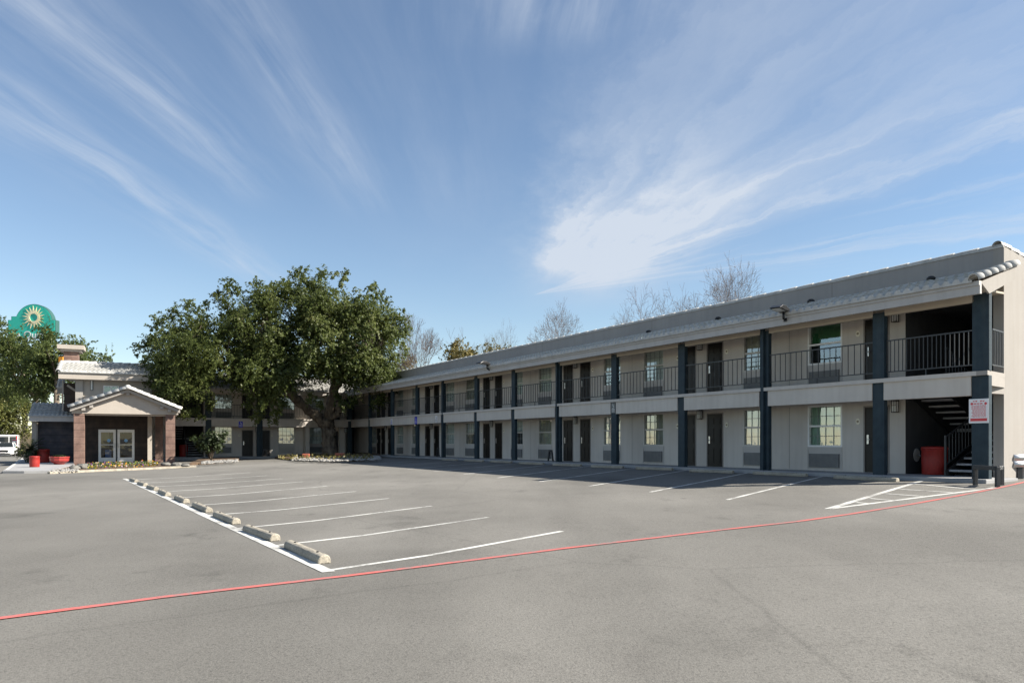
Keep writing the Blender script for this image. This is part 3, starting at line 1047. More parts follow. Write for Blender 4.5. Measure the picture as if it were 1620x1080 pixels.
for p0, p1 in ((489.5, 483), (327.5, 322.5), (548, 539)):
    b = MB()
    b.box(lwx(p0, -.3), lwx(p1, -.3), WY + .001, -.201 if p0 < 500 else WY + .5, -.6, BM0 + .07)
    if p0 < 400: b.box(lwx(p0, -.3), lwx(p1, -.3), WY + .001, -.22, FLOOR2, CEIL2)
    b.obj('pilaster', M['stucco'], lw)
rx = [0.3, lcol[0], lcol[0] + .42, lcol[1], lcol[1] + .42, XL - .2]
for a, c in ((rx[0], rx[1]), (rx[2], rx[3]), (rx[4], rx[5])):
    railing(lw, a, c, -.07, LIP1 + .17, LIP1 + 1.05, .2)
for d in ldoors:
    for z in (LFL, FLOOR2):
        copy_tree(pd, lw, (d, WY - .02, z))
for k, w in enumerate(lwins):
    for z in (0, FLOOR2):
        o = copy_tree(protos[('window_frame', 'curtain', True, 0)], lw, (w, WY - .01, z + WS))
        if z: o.scale = (1, 1, (WH - .03) / WH)
        if k == 1 and z == 0:
            a = make_ac(lw, True); a.location = (w, WY, z); a['label'] = 'beige air conditioner cover'
        else:
            copy_tree(acp, lw, (w, WY, z))
stairs(lw, LS0 + .25, LS0 + 1.55, LS0 + 1.75, LS1 - .1, WY + .1, LFL, FLOOR2, -3.9, 1.2)
b = MB()
x = lwx(413, .06)
b.box(x - .07, x + .05, .036, .12, -.2, FA0 + .05)
b.obj('downspout', M['charcoal'], lw, .012)

# =================================================================== lobby building
lb = empty('lobby_building', (LBC[0], LBC[1], ZB), math.atan2(E3[1], E3[0]),
           'motel lobby building with white tiled gable porch, dark stone walls and chimney', 'building')
XQ = lbx(120, 0)                 # left edge of the two storey part
ZR = lbz(140, 600, .75)          # fascia bottom
ZT = lbz(140, 589.5, .75)
b = MB()
zlow = lbz(180, 656, 0)
ops2 = [(lbx(188, 0), lbx(163.5, 0), lbz(175, 627, 0), lbz(175, 610, 0), .14)]
wall_with_openings(b, 0, XQ, zlow, ZR + .3, 0, ops2)
b.face([(0, 0, -.4), (0, -9, -.4), (0, -9, ZR + .3), (0, 0, ZR + .3)])
b.face([(XQ, 0, zlow), (XQ, 0, ZR + .3), (XQ, -1.2, ZR + .3), (XQ, -1.2, zlow)])
b.obj('wall', M['porch'], lb)
b = MB(); b.box(XQ - .42, XQ + .02, -.2, .16, lbz(126, 650, .16), ZR); b.obj('corner_pier', M['stucco_light'], lb)
LY = -2.0
# ground floor stone wall with the entrance opening
gx0, gx1 = lbx(212.7, 0), lbx(155.7, 0)
gz1 = lbz(184, 678.5, 0)
b = MB()
XK = lbx(117, 0)
wall_with_openings(b, .0, XK, -.5, zlow, 0.004, [(gx0, gx1, -.02, gz1, .2)])
b.face([(XK, .004, -.5), (XK, .004, zlow), (XK, LY, zlow), (XK, LY, -.5)])
b.obj('stone_wall', M['stone_dark'], lb)
b = MB()
b.face([(lbx(60, LY), LY, -.5), (XK - .3, LY, -.5), (XK - .3, LY, lbz(80, 663, LY)), (lbx(60, LY), LY, lbz(80, 663, LY))])
b.obj('side_stone_wall', M['stone_bluish'], lb)
# french doors
fw = gx1 - gx0
for i in range(2):
    x0 = gx0 + i * (fw / 2 + .05); x1 = x0 + fw / 2 - .05
    b = MB(); t = .15
    b.box(x0, x0 + t, -.10, .03, .02, gz1 - .03); b.box(x1 - t, x1, -.10, .03, .02, gz1 - .03)
    b.box(x0 + t, x1 - t, -.10, .028, .02, .32); b.box(x0 + t, x1 - t, -.10, .028, gz1 - .22, gz1 - .03)
    b.box(x0 + t, x1 - t, -.05, .01, gz1 * .52, gz1 * .52 + .04)
    d = b.obj('entrance_door', M['white_frame'], lb)
    g = MB(); g.face([(x1 - t, -.04, .32), (x0 + t, -.04, .32), (x0 + t, -.04, gz1 - .22), (x1 - t, -.04, gz1 - .22)])
    g.obj('pane', M['door_glass'], d)
    h = MB(); hx = x1 - .06 if i == 0 else x0 + .06
    h.tube([(hx, .03, 1.0), (hx, .09, 1.0), (hx, .09, 1.3), (hx, .03, 1.3)], .014, 8); h.obj('handle', M['handle'], d)
    s = MB(); sx = (x0 + x1) / 2 + (.0 if i == 0 else -.1)
    s.prism([(sx + .11 * math.cos(a * math.pi / 10), 1.48 + .11 * math.sin(a * math.pi / 10)) for a in range(20)], 'y', -.036, -.03)
    s.obj('sticker', M['sticker'], d)
b = MB(); b.box(gx0, gx1, -.12, .0, gz1 - .028, gz1 - .002); b.box(gx0, gx1, -.12, .02, -.02, .018)
b.box(gx0 + fw / 2 - .045, gx0 + fw / 2 + .045, -.1, -.03, .02, gz1 - .03); b.obj('entrance_frame', M['car_black'], lb)
b = MB(); b.face([(gx1, -1.6, -.02), (gx0, -1.6, -.02), (gx0, -1.6, gz1), (gx1, -1.6, gz1)])
b.face([(gx1, -.2, -.02), (gx1, -1.6, -.02), (gx1, -1.6, gz1), (gx1, -.2, gz1)]); b.face([(gx0, -1.6, -.02), (gx0, -.2, -.02), (gx0, -.2, gz1), (gx0, -1.6, gz1)])
b.face([(gx0, -.2, gz1), (gx0, -1.6, gz1), (gx1, -1.6, gz1), (gx1, -.2, gz1)])
b.obj('lobby_interior', M['interior'], lb)
b = MB(); b.box(gx1 - .62, gx1 - .12, -.9, -.86, .95, gz1 - .15); b.obj('interior_panel', M['poster_yellow'], lb)
b = MB(); b.box(gx1 - .75, gx1 - .38, -.7, -.5, .02, .85); b.obj('interior_counter', M['poster_blue'], lb)
# upper window, sconce
x0, x1, za, zb = ops2[0][:4]
b = MB(); t = .05
b.box(x0, x0 + t, -.1, .01, za, zb); b.box(x1 - t, x1, -.1, .01, za, zb); b.box(x0 + t, x1 - t, -.1, .008, za, za + t); b.box(x0 + t, x1 - t, -.1, .008, zb - t, zb)
b.box((x0 + x1) / 2 - .03, (x0 + x1) / 2 + .03, -.1, .006, za + t, zb - t)
wdo = b.obj('window', M['white_frame'], lb)
b = MB(); b.face([(x1, -.06, za), (x0, -.06, za), (x0, -.06, zb), (x1, -.06, zb)]); b.obj('pane', M['glass'], wdo)
b = MB(); b.face([(x1, -.13, za), (x0, -.13, za), (x0, -.13, zb), (x1, -.13, zb)]); b.obj('curtain', M['curtain_green'], wdo)
# main roof
XA, XB = lbx(243, .75), lbx(92.3, .75)
b = MB()
b.box(XA, XB, .67, .75, ZR, ZT - .08); b.box(XA, XB, .67, .79, ZT - .08, ZT)
b.prism([(.67, ZR), (.67, ZT), (-1.6, lbz(140, 575, -1.6) - .05), (-1.6, lbz(140, 575, -1.6) - .45)], 'x', XB - .06, XB - .002)
b.obj('fascia', M['porch'], lb)
b = MB()
zr = lbz(140, 574.5, -1.6)
tile_sheet(b, XA - .1, XB + .02, .85, ZT, -1.6, zr, .27, 6, .07)
barrel_run(b, (XB + .0, .85, ZT), (XB + .0, -1.6, zr), .14, .4)
barrel_run(b, (XA - .1, -1.62, zr), (XB, -1.62, zr), .13, .5)
tile_sheet(b, -XB, -XA + .1, 0, ZT, .1, ZT, .5, 1) if False else None
b.obj('roof_tiles', M['tile'], lb)
b = MB(); b.face([(XA, -1.65, zr), (XB, -1.65, zr), (XB, -5, ZT), (XA, -5, ZT)]); b.obj('rear_roof', M['tile_dark'], lb)
b = MB(); b.box(0, XB - .1, .0, .67, ZR + .001, ZR + .05); b.box(0, XB - .1, -6, -.0, ZR + .31, ZR + .35); b.obj('soffit', M['soffit'], lb)
# chimney
ch = MB(); x0, x1 = lbx(124, -1.9), lbx(100.5, -1.9)
zc = lbz(112, 552.5, -1.9)
ch.box(x0, x1, -2.9, -1.9, lbz(112, 592, -1.9), zc)
cho = ch.obj('chimney', M['stone'], lb)
b = MB(); e = .36
b.box(x0 - e, x1 + e, -3.2, -1.6, zc + .001, lbz(112, 546, -1.9)); b.box(x0 - .2, x1 + .2, -3.05, -1.75, zc - .16, zc); b.obj('chimney_cap', M['porch'], cho)
b = MB(); x0, x1 = lbx(121.5, -.9), lbx(101, -.9)
b.box(x0, x1, -1.6, -.9, lbz(110, 650, -.9), lbz(110, 606, -.9)); b.obj('chimney_breast', M['stone_dark'], lb)
b = MB(); b.box(x1 + .02, x1 + .1, -.95, -.85, lbz(110, 650, -.9), ZR); b.bar((x0 - .1, -.84, lbz(120, 621, -.84)), (x1 - .2, -.84, lbz(105, 609, -.84)), .06, .14); b.obj('chimney_trim', M['stucco_light'], lb)
# little roof at the far left
b = MB(); x0, x1 = lbx(101, -3), lbx(89, -3)
tile_sheet(b, x0, x1, -3, lbz(95, 613, -3), -4.2, lbz(95, 605, -3) + .3, .22, 3)
b.obj('side_roof_tiles', M['tile'], lb)
b = MB(); b.box(x0, x1 - .05, -3.1, -3.0, lbz(95, 622, -3), lbz(95, 613, -3) - .02); b.obj('side_fascia', M['stucco_light'], lb)
# one storey part on the left
LF = LY + .75
XS0, XS1 = lbx(113.5, LF), lbx(46, LF)
z0, z1 = lbz(80, 666.5, LF), lbz(80, 658.5, LF)
b = MB(); b.box(XS0 - 1.2, XS1, LF - .08, LF, z0, z1); b.box(XS0 - 1.2, XS1 - .1, LY, LF - .08, z0 + .05, z0 + .09); b.obj('low_fascia', M['grey_trim'], lb)
b = MB(); LT = LY - 1.5; zt = lbz(80, 638, LT)
tile_sheet(b, XS0 - 1.6, XS1 + .05, LF + .08, z1 + .01, LT, zt, .26, 5, .07)
b.obj('low_roof_tiles', M['tile_dark'], lb)
b = MB(); b.face([(XS0 - 1.6, LT, zt), (XS1, LT, zt), (XS1, LT - 3.4, z0), (XS0 - 1.6, LT - 3.4, z0)])
b.face([(XS1 - .06, LF - .1, z1), (XS1 - .06, LT, zt - .05), (XS1 - .06, LT - 3.4, z0), (XS1 - .06, LF - .1, z0)]); b.obj('low_rear_roof', M['tile_dark'], lb)
ya = LY + .3
b = MB(); b.box(lbx(58, ya), lbx(50.5, ya), ya - .2, ya + .1, -.4, z0 + .04); b.box(lbx(59.5, ya), lbx(58, ya), ya - .15, ya + .05, .9, z0 - .15); b.obj('side_post', M['stucco_light'], lb)
b = MB(); xx = lbx(60, LY); b.face([(xx, LY, -.5), (xx, LY, z0 + .1), (xx, LY - 6, z0 + .1), (xx, LY - 6, -.5)]); b.obj('side_wall', M['porch'], lb)
# porch
PY = 5.7
ax, az = lbx(202.4, PY + .35), lbz(202.4, 614, PY + .35)
lx, rx_ = lbx(110.5, PY + .35), lbx(285, PY + .35)
zl, zr_ = lbz(110, 648.5, PY + .35), lbz(285, 645, PY + .35)
ze = (zl + zr_) / 2
zb0 = lbz(190, 654.5, PY)
wl, wr = lbx(113, PY), lbx(282, PY)
b = MB()
b.prism([(wr, zb0), (wr, ze + .0), (ax, az - .12), (wl, ze + .0), (wl, zb0)], 'y', PY - .2, PY)
b.box(wr + .1, wl - .1, PY - .75, PY - .2, zb0 - .1, zb0 + .1)
for xx in (wr + .0, wl - .25): b.box(xx, xx + .25, .0, PY - .2, zb0 + .001, zb0 + .4)
b.obj('porch_gable', M['porch'], lb)
b = MB(); b.box(wr, wl, 0.0, PY - .21, zb0 + .08, zb0 + .12); b.obj('porch_ceiling', M['soffit'], lb)
b = MB()
for (ex, tx) in ((lx, ax), (rx_, ax)):
    p = Vector((ex, 0, ze)); q = Vector((tx, 0, az - .03))
    d = (q - p).normalized(); n_ = Vector((-d.z, 0, d.x)) if d.x > 0 else Vector((d.z, 0, -d.x))
    a1, a2, a3, a4 = p, q, q - Vector((0, 0, .20)), p - Vector((0, 0, .20))
    b.prism([(a1.x, a1.z), (a2.x, a2.z), (a3.x, a3.z), (a4.x, a4.z)], 'y', PY + .22, PY + .30)
    b.prism([(a1.x, a1.z), (a2.x, a2.z), (a3.x, a3.z + .12), (a4.x, a4.z + .12)], 'y', .02, PY + .22)
b.obj('rake_board', M['stucco_light'], lb)
b = MB()
for px, py in ((202.4, 621), (144.5, 640), (256, 640.5), (132, 645.5), (268, 646)):
    x = lbx(px, PY + .1); z = ze + (az - ze) * (1 - abs(x - ax) / abs((lx if x > ax else rx_) - ax)) - .22
    b.box(x - .10, x + .10, PY + .001, PY + .22, z - .2, z)
b.obj('rake_bracket', M['stucco_light'], lb, .01)
b = MB()
barrel_run(b, (lx + .06, PY + .33, ze + .02), (ax, PY + .33, az + .0), .17, .42)
barrel_run(b, (rx_ - .06, PY + .33, ze + .02), (ax, PY + .33, az + .0), .17, .42)
b.lathe([(.19, -.05), (.19, .1), (.10, .2), (.0, .22)], 12, (ax, PY + .33, az))
b.obj('rake_tiles', M['tile'], lb)
b = MB()
for ex in (lx, rx_):
    sgn = 1 if ex > ax else -1
    n = 26
    k0 = None
    rows = 5
    ys = [PY + .2 - (PY + .2) * i / (n * 4) for i in range(n * 4 + 1)]
    hh = [.05 * abs(math.sin(math.pi * i / 4)) for i in range(n * 4 + 1)]
    for r_ in range(rows):
        f0, f1 = r_ / rows, (r_ + 1) / rows
        k = len(b.v)
        for f, up in ((f0, .05), (f1, .015)):
            for y, h in zip(ys, hh):
                b.v.append((ex + (ax - ex) * f, y, ze + (az - .03 - ze) * f + h + up))
        m_ = n * 4 + 1
        for i in range(n * 4):
            q4 = (k + i, k + i + 1, k + m_ + i + 1, k + m_ + i)
            b.f.append(q4 if sgn < 0 else q4[::-1]); b.sm.append(True); b.mi.append(0)
b.obj('porch_roof_tiles', M['tile'], lb)
for pa, pb in ((133.5, 116.5), (277, 262)):
    b = MB(); b.box(lbx(pb, PY) if False else lbx(pa, PY), lbx(pb, PY), PY - .55, PY - .02, -.6, zb0)
    o = b.obj('stone_column', M['stone'], lb, .01)
b = MB(); b.box(lbx(258, 1.2), lbx(245.5, 1.2), .8, 1.2, -.6, zb0 + .1); b.obj('stone_column', M['stone_mid'], lb, .01)
b = MB(); b.box(lbx(240.5, 2.2), lbx(233.5, 2.2), 1.95, 2.2, -.6, zb0 + .08); b.obj('porch_post', M['porch'], lb)
b = MB(); b.box(-.3, lbx(116, PY), -.0, PY + .1, -.5, -.02); b.obj('porch_floor', M['concrete'], lb)

# wall lights etc on the lobby
b = MB(); x = lbx(145, .1); z0_, z1_ = lbz(145, 617.5, .1), lbz(145, 600.5, .1)
t = tag(empty('wall_sconce', lb.matrix_basis @ Vector((x, .0, z0_)), lb.rotation_euler.z), 'tall slim white wall sconce high on the lobby building', 'wall light')
b.box(-.09, .09, .002, .05, 0, z1_ - z0_); b.obj('back_plate', M['sign_grey'], t)
b = MB(); b.box(-.045, .045, .05, .13, .05, z1_ - z0_ - .05); b.obj('lamp_shade', M['lamp_glass'], t, .01)

# =================================================================== things fixed to the wings
MR = rw.matrix_basis.copy()
ML = lw.matrix_basis.copy()
mwr = Matrix.Translation(rw.location) @ Matrix.Rotation(rw.rotation_euler.z, 4, 'Z')
mwl = Matrix.Translation(lw.location) @ Matrix.Rotation(lw.rotation_euler.z, 4, 'Z')
mwb = Matrix.Translation(lb.location) @ Matrix.Rotation(lb.rotation_euler.z, 4, 'Z')
t.location = mwb @ Vector((x, 0, z0_))
RZR, RZL, RZB = rw.rotation_euler.z, lw.rotation_euler.z, lb.rotation_euler.z


def make_lantern():
    t = empty('wall_lantern', (0, 0, 0))
    b = MB(); b.box(-.05, .05, 0, .03, -.02, .24); b.box(-.012, .012, .03, .06, .2, .22); b.obj('back_plate', M['lamp_black'], t)
    b = MB(); b.box(-.066, .066, .045, .155, -.07, .22); b.obj('lamp_glass', M['lamp_glass'], t)
    b = MB()
    for sx in (-.08, .066):
        for sy in (.035, .15): b.box(sx, sx + .014, sy, sy + .014, -.09, .25)
    b.box(-.085, .085, .03, .17, .25, .275); b.box(-.085, .085, .03, .17, -.105, -.09)
    b.box(-.07, .07, .152, .164, .10, .112); b.box(-.006, .006, .152, .164, -.09, .25)
    b.obj('lantern_cage', M['lamp_black'], t)
    return t


lp = make_lantern()
first = True
lant = [2.98] + [(doors[i] + doors[i + 1]) / 2 for i in range(1, len(doors) - 2, 2)]
for k, x in enumerate(lant):
    for z, fl in ((1.92, 'ground floor'), (FLOOR2 + 1.90, 'upper walkway')):
        o = lp if first else copy_tree(lp)
        first = False
        o.location = mwr @ Vector((x, WY + .002, z)); o.rotation_euler = (0, 0, RZR)
        if k == 0:
            tag(o, f'black caged wall lantern beside the stairwell opening, {fl}', 'wall light', 'black wall lanterns along the walkways')
        else:
            tag(o, f'black caged wall lantern between {fl} doors, {ORD[k - 1]} door pair from the stairwell', 'wall light', 'black wall lanterns along the walkways')
for px, py, s_ in ((405.5, 681, 'beside the short wing door with a blue sign above'), (543.5, 682, 'right of the oak trunk by the dark passage')):
    o = copy_tree(lp)
    o.location = mwl @ Vector((lwx(px, WY), WY + (.502 if px > 500 else .002), lwz(px, py, WY))); o.rotation_euler = (0, 0, RZL)
    tag(o, f'black wall lantern {s_}', 'wall light', 'black wall lanterns along the walkways')


def make_plaque():
    b = MB()
    b.prism([(.075 * math.cos(a * math.pi / 12), .095 * math.sin(a * math.pi / 12)) for a in range(24)], 'y', 0, .015)
    o = b.obj('number_plaque', M['cream'])
    b = MB()
    b.prism([(.042 * math.cos(a * math.pi / 8), .035 * math.sin(a * math.pi / 8)) for a in range(16)], 'y', .0155, .019)
    b.obj('plaque_centre', M['plaque_dark'], o)
    return o


pq = make_plaque()
first = True
for k, d in enumerate(doors[:-1]):
    x = d + .62 if (k == 0 or k % 2 == 0) else d - .60
    for z, fl in ((1.58, 'ground floor'), (FLOOR2 + 1.62, 'upper')):
        o = pq if first else copy_tree(pq)
        first = False
        o.location = mwr @ Vector((x, WY + .002, z)); o.rotation_euler = (0, 0, RZR)
        tag(o, f'small oval cream number plaque by the {ORD[k]} {fl} door from the stairwell', 'number plaque', 'oval room number plaques')
for px, py, s_ in ((378.5, 688.5, 'left of the door under the blue sign'), (430.5, 688.5, 'beside the sunlit wall')):
    o = copy_tree(pq); o.location = mwl @ Vector((lwx(px, WY), WY + .002, lwz(px, py, WY))); o.rotation_euler = (0, 0, RZL)
    tag(o, f'small oval room plaque on the short wing {s_}', 'number plaque', 'oval room number plaques')


def make_flood():
    t = empty('floodlight', (0, 0, 0))
    b = MB(); b.box(-.05, .05, 0, .03, -.08, .08); b.tube([(0, .03, 0), (0, .14, 0), (0, .16, .03), (0, .16, .22)], .035, 10); b.obj('bracket', M['lamp_black'], t)
    b = MB()
    b.prism([(.02, .20), (.10, .30), (.36, .37), (.62, .36), (.82, .27), (.84, .24), (.55, .22)], 'x', -.17, .17); h = b.obj('lamp_housing', M['lamp_black'], t, .02)
    b = MB(); b.prism([(.30, .20), (.34, .225), (.74, .235), (.74, .215)], 'x', -.12, .12); b.obj('lens', M['lamp_glass'], h)
    return t


fl = make_flood()
for i, (px, py, s_) in enumerate(((1252, 506, 'near the second column from the stair end'), (781, 584, 'far along the long wing'))):
    o = fl if i == 0 else copy_tree(fl)
    o.location = mwr @ Vector((rwx(px, .3), .178 + FO, rwz(px, py, .3))); o.rotation_euler = (0, 0, RZR + R(18))
    tag(o, f'black floodlight on the eave fascia {s_}', 'floodlight', 'floodlights on the eave')
b = MB(); b.lathe([(.06, 0), (.06, .05), (.11, .07), (.12, .13), (.06, .18), (.0, .185)], 14)
vt = b.obj('roof_vent', M['lamp_black'])
for i, px in enumerate((1473, 1283, 1136, 1026)):
    o = vt if i == 0 else copy_tree(vt)
    o.location = mwr @ Vector((rwx(px, -.95), -.95, TILE_T - .08))
    tag(o, f'small dark round roof vent on the white eave tiles, {ORD[i]} from near end', 'roof vent', 'roof vents on the eave')

# signs --------------------------------------------------------------------------------------------
t = empty('parking_notice', mwr @ Vector((0, .0, 0)), RZR, 'white warning notice with red symbols, fine print and red bottom band on the end column', 'sign')
x0, x1 = rwx(1563.5, .04), rwx(1532, .04)
z0, z1 = rwz(1548, 669, .04), rwz(1548, 630.5, .04)
t.location = mwr @ Vector(((x0 + x1) / 2, .012, z0))
w2, hh = (x1 - x0) / 2, z1 - z0
b = MB(); b.box(-w2, w2, 0, .006, 0, hh); b.obj('sign_panel', M['sign_white'], t, .004)
b = MB()
b.box(-w2 + .04, w2 - .04, .007, .010, .05, hh * .20)
b.obj('sign_band', M['sign_red'], t)
b = MB()
rr = random.Random(3)
for r_ in range(14):
    z = hh * .72 - r_ * hh * .036
    x = -w2 + .07
    while x < w2 - .09:
        L = rr.uniform(.02, .07)
        b.box(x, min(x + L, w2 - .06), .007, .0085, z, z + hh * .017)
        x += L + .014
x = -w2 + .15
while x < w2 - .17:
    L = rr.uniform(.03, .07); b.box(x, x + L, .007, .0085, hh * .78, hh * .825); x += L + .015
for sx in (-1, 1):
    b.prism([(sx * (w2 - .075) + .034 * math.cos(a * math.pi / 8), hh * .80 + .034 * math.sin(a * math.pi / 8)) for a in range(16)], 'y', .007, .0085)
for cx, flip in ((-.085, 1), (.085, -1)):     # two little tow trucks
    b.prism([(cx - .055 * flip, hh * .895), (cx + .055 * flip, hh * .895), (cx + .055 * flip, hh * .912), (cx + .035 * flip, hh * .928), (cx + .012 * flip, hh * .928), (cx + .0, hh * .912), (cx - .03 * flip, hh * .912), (cx - .06 * flip, hh * .93)], 'y', .007, .0085)
    for dx in (-.03, .033):
        b.prism([(cx + dx + .012 * math.cos(a * math.pi / 5), hh * .89 + .012 * math.sin(a * math.pi / 5)) for a in range(10)], 'y', .009, .0105)
b.obj('sign_print', M['sign_red'], t)


def wheelchair(b, cx, cz, s, y0, y1):
    def disc(x, z, r, n=12): b.prism([(cx + (x + r * math.cos(2 * math.pi * a / n)) * s, cz + (z + r * math.sin(2 * math.pi * a / n)) * s) for a in range(n)], 'y', y0, y1)

    def seg(x0, z0, x1, z1, w):
        d = Vector((x1 - x0, z1 - z0)).normalized(); e = Vector((-d.y, d.x)) * w / 2
        b.prism([(cx + (x0 - e.x) * s, cz + (z0 - e.y) * s), (cx + (x1 - e.x) * s, cz + (z1 - e.y) * s), (cx + (x1 + e.x) * s, cz + (z1 + e.y) * s), (cx + (x0 + e.x) * s, cz + (z0 + e.y) * s)], 'y', y0, y1)
    disc(.08, .82, .12)
    seg(.06, .68, .02, .25, .13); seg(.02, .5, -.3, .48, .09); seg(.02, .27, -.32, .25, .1); seg(-.32, .27, -.45, -.1, .1)
    for a in range(9):
        a0, a1 = R(70 + a * 28), R(70 + (a + 1) * 28)
        seg(.05 + .36 * math.cos(a0), .12 + .36 * math.sin(a0), .05 + .36 * math.cos(a1), .12 + .36 * math.sin(a1), .09)


def access_sign(mw, rz, x0, x1, z0, z1, y, face, print_, label, blue=True):
    t = empty('access_sign', mw @ Vector(((x0 + x1) / 2, y, z0)), rz, label, 'sign')
    w2, hh = abs(x1 - x0) / 2, z1 - z0
    b = MB(); b.box(-w2, w2, 0, .012, 0, hh); b.obj('sign_panel', M[face], t, .003)
    b = MB()
    wheelchair(b, 0, hh * .55, hh * .36, .013, .016)
    for r_ in range(3):
        z = hh * (.36 - r_ * .12)
        for k in range(4):
            b.box(-w2 * .75 + k * w2 * .4, -w2 * .75 + k * w2 * .4 + w2 * .28, .013, .015, z, z + hh * .06)
    b.obj('sign_print', M[print_], t)


access_sign(mwl, RZL, lwx(384, .04), lwx(377.6, .04), lwz(381, 676, .04), lwz(381, 666.2, .04), .034, 'sign_blue', 'sign_white', 'blue accessible parking sign on the balcony edge left of the oak trunk')
access_sign(mwr, RZR, rwx(659.7, .04), rwx(656, .04), rwz(658, 670.5, .04), rwz(658, 659.3, .04), .034, 'sign_blue', 'sign_white', 'bright blue accessible parking sign on the long wing balcony edge')
access_sign(mwr, RZR, rwx(621, .04), rwx(617.8, .04), rwz(619.5, 671.5, .04), rwz(619.5, 661.7, .04), .034, 'sign_white', 'sign_blue', 'white and blue parking sign on the balcony edge nearest the inside corner')
access_sign(mwr, RZR, rwx(691.8, .04), rwx(688.5, .04), rwz(690, 667.5, .04), rwz(690, 657.3, .04), .034, 'sign_white', 'sign_grey', 'plain white parking sign on the long wing balcony edge')
access_sign(mwr, RZR, rwx(972.5, .04), rwx(966.5, .04), rwz(969, 653.5, .04), rwz(969, 636.8, .04), .012, 'sign_grey', 'lamp_glass', 'grey notice sign on a column below the upper walkway')

# =================================================================== wheel stops


def make_stop():
    L, W, H = 1.83, .15, .106
    b = MB()
    prof = [(-W / 2, 0), (W / 2, 0), (W / 2, .055), (W / 2 - .02, .095), (W / 2 - .055, H), (-W / 2 + .055, H), (-W / 2 + .02, .095), (-W / 2, .055)]
    n = 14
    k = len(b.v)
    rr = random.Random(5)
    for i in range(n + 1):
        x = -L / 2 + L * i / n
        for (y, z) in prof:
            j = .004 if 0 < i < n else 0
            b.v.append((x + rr.uniform(-j, j), y + rr.uniform(-.004, .004), max(0, z + (rr.uniform(-.005, .003) if z > .01 else 0))))
    m = len(prof)
    for i in range(n):
        for j in range(m):
            q = (j + 1) % m
            b.f.append((k + i * m + j, k + i * m + q, k + (i + 1) * m + q, k + (i + 1) * m + j)[::-1]); b.sm.append(False); b.mi.append(0)
    b.f.append(tuple(k + j for j in range(m))); b.sm.append(False); b.mi.append(0)
    b.f.append(tuple(k + n * m + j for j in reversed(range(m)))); b.sm.append(False); b.mi.append(0)
    o = b.obj('wheel_stop', M['stop'], None, .014)
    for sx in (-.58, .58):
        p = MB(); p.lathe([(.017, 0), (.017, .012), (.010, .016), (.0, .016)], 10, (sx, 0, H - .006)); p.obj('rebar_pin', M['tyre'], o)
    return o


ws = make_stop()
LSTOPS = [((447.2, 866.7), (503.3, 892.4)), ((382.8, 840), (426, 856.4)), ((336.5, 818), (367.5, 830.5)), ((300.5, 802.3), (326, 811.5)), ((273.5, 789.5), (290, 796)), ((248, 779.4), (261.5, 785)),
          ((231, 772), (242, 775.6)), ((216.3, 766), (226, 768.9)), ((204, 760), (211.5, 763))]
LSTOPS[2] = ((335.5, 817.2), (366, 829.5)); LSTOPS[3] = ((301, 801.3), (325, 810.8))
RSTOPS = [((1317.5, 757), (1417, 762.2)), ((1190.5, 750.2), (1273, 754)), ((1090, 746.7), (1158, 748.5)), ((1004.7, 742.2), (1062.2, 744)), ((934, 739.4), (984, 740.6)), ((873.5, 736.4), (917.5, 737.6)),
          ((820.4, 733.9), (858, 735)), ((774.9, 731.1), (807.3, 732.2)), ((733, 729.3), (762.7, 730.4)), ((696, 727.4), (723, 728.9)), ((664.4, 724.6), (690, 725.6)), ((637, 722.4), (659, 723.4)), ((598, 720.5), (618, 721.5))]
first = True


def place_stop(p, q, label, group, push):
    global first
    a, c = gp(*p), gp(*q)
    d = (c - a)
    d.z = 0
    n = Vector((-d.y, d.x, 0)).normalized()
    mid = (a + c) / 2 + n * push
    o = ws if first else copy_tree(ws)
    first = False
    o.location = (mid.x, mid.y, gz(mid.x, mid.y))
    o.rotation_euler = (0, 0, math.atan2(d.y, d.x) + random.uniform(-.02, .02) + (math.pi if random.random() < .5 else 0))
    o.scale = (min(1.12, max(.8, d.length / 1.83)), 1, 1)
    tag(o, label, 'wheel stop', group)


for i, (p, q) in enumerate(LSTOPS):
    lab = ['sunlit concrete wheel stop closest to the red line on the thick white line', ][0] if i == 0 else f'concrete wheel stop on the thick white line, {ORD[i]} counting from the red line'
    if i == 8: lab = 'orange tinged concrete wheel stop at the far tip of the thick white line'
    place_stop(p, q, lab, 'wheel stops along the thick white line', .085)
for i, (p, q) in enumerate(RSTOPS):
    lab = f'concrete wheel stop by the long wing walkway, {ORD[i]} from the stairwell end' if i < 13 else ''
    if i == 0: lab = 'half sunlit concrete wheel stop beside the hatched triangle'
    place_stop(p, q, lab, 'wheel stops along the long wing', .085)

# =================================================================== guards, rails, bins by the stair
a, c, e = gp(1543, 767), gp(1578, 770.3), gp(1584.5, 767.2)
t = empty('corner_guard', (a.x, a.y, a.z), 0, 'low dark steel tube guard around the corner column base', 'guard rail')
zt = a.z + .49
for p in (a, c, e):
    b = MB(); b.bar((p.x - a.x, p.y - a.y, -.05), (p.x - a.x, p.y - a.y, .47), .09); b.obj('post', M['rail'], t, .012)
b = MB(); b.bar(((a - a).x - .04, 0, .44), (c.x - a.x + .04, c.y - a.y, .44), .10); b.bar((c.x - a.x, c.y - a.y, .44), (e.x - a.x + .03, e.y - a.y + .05, .44), .10); b.obj('top_rail', M['rail'], t, .012)

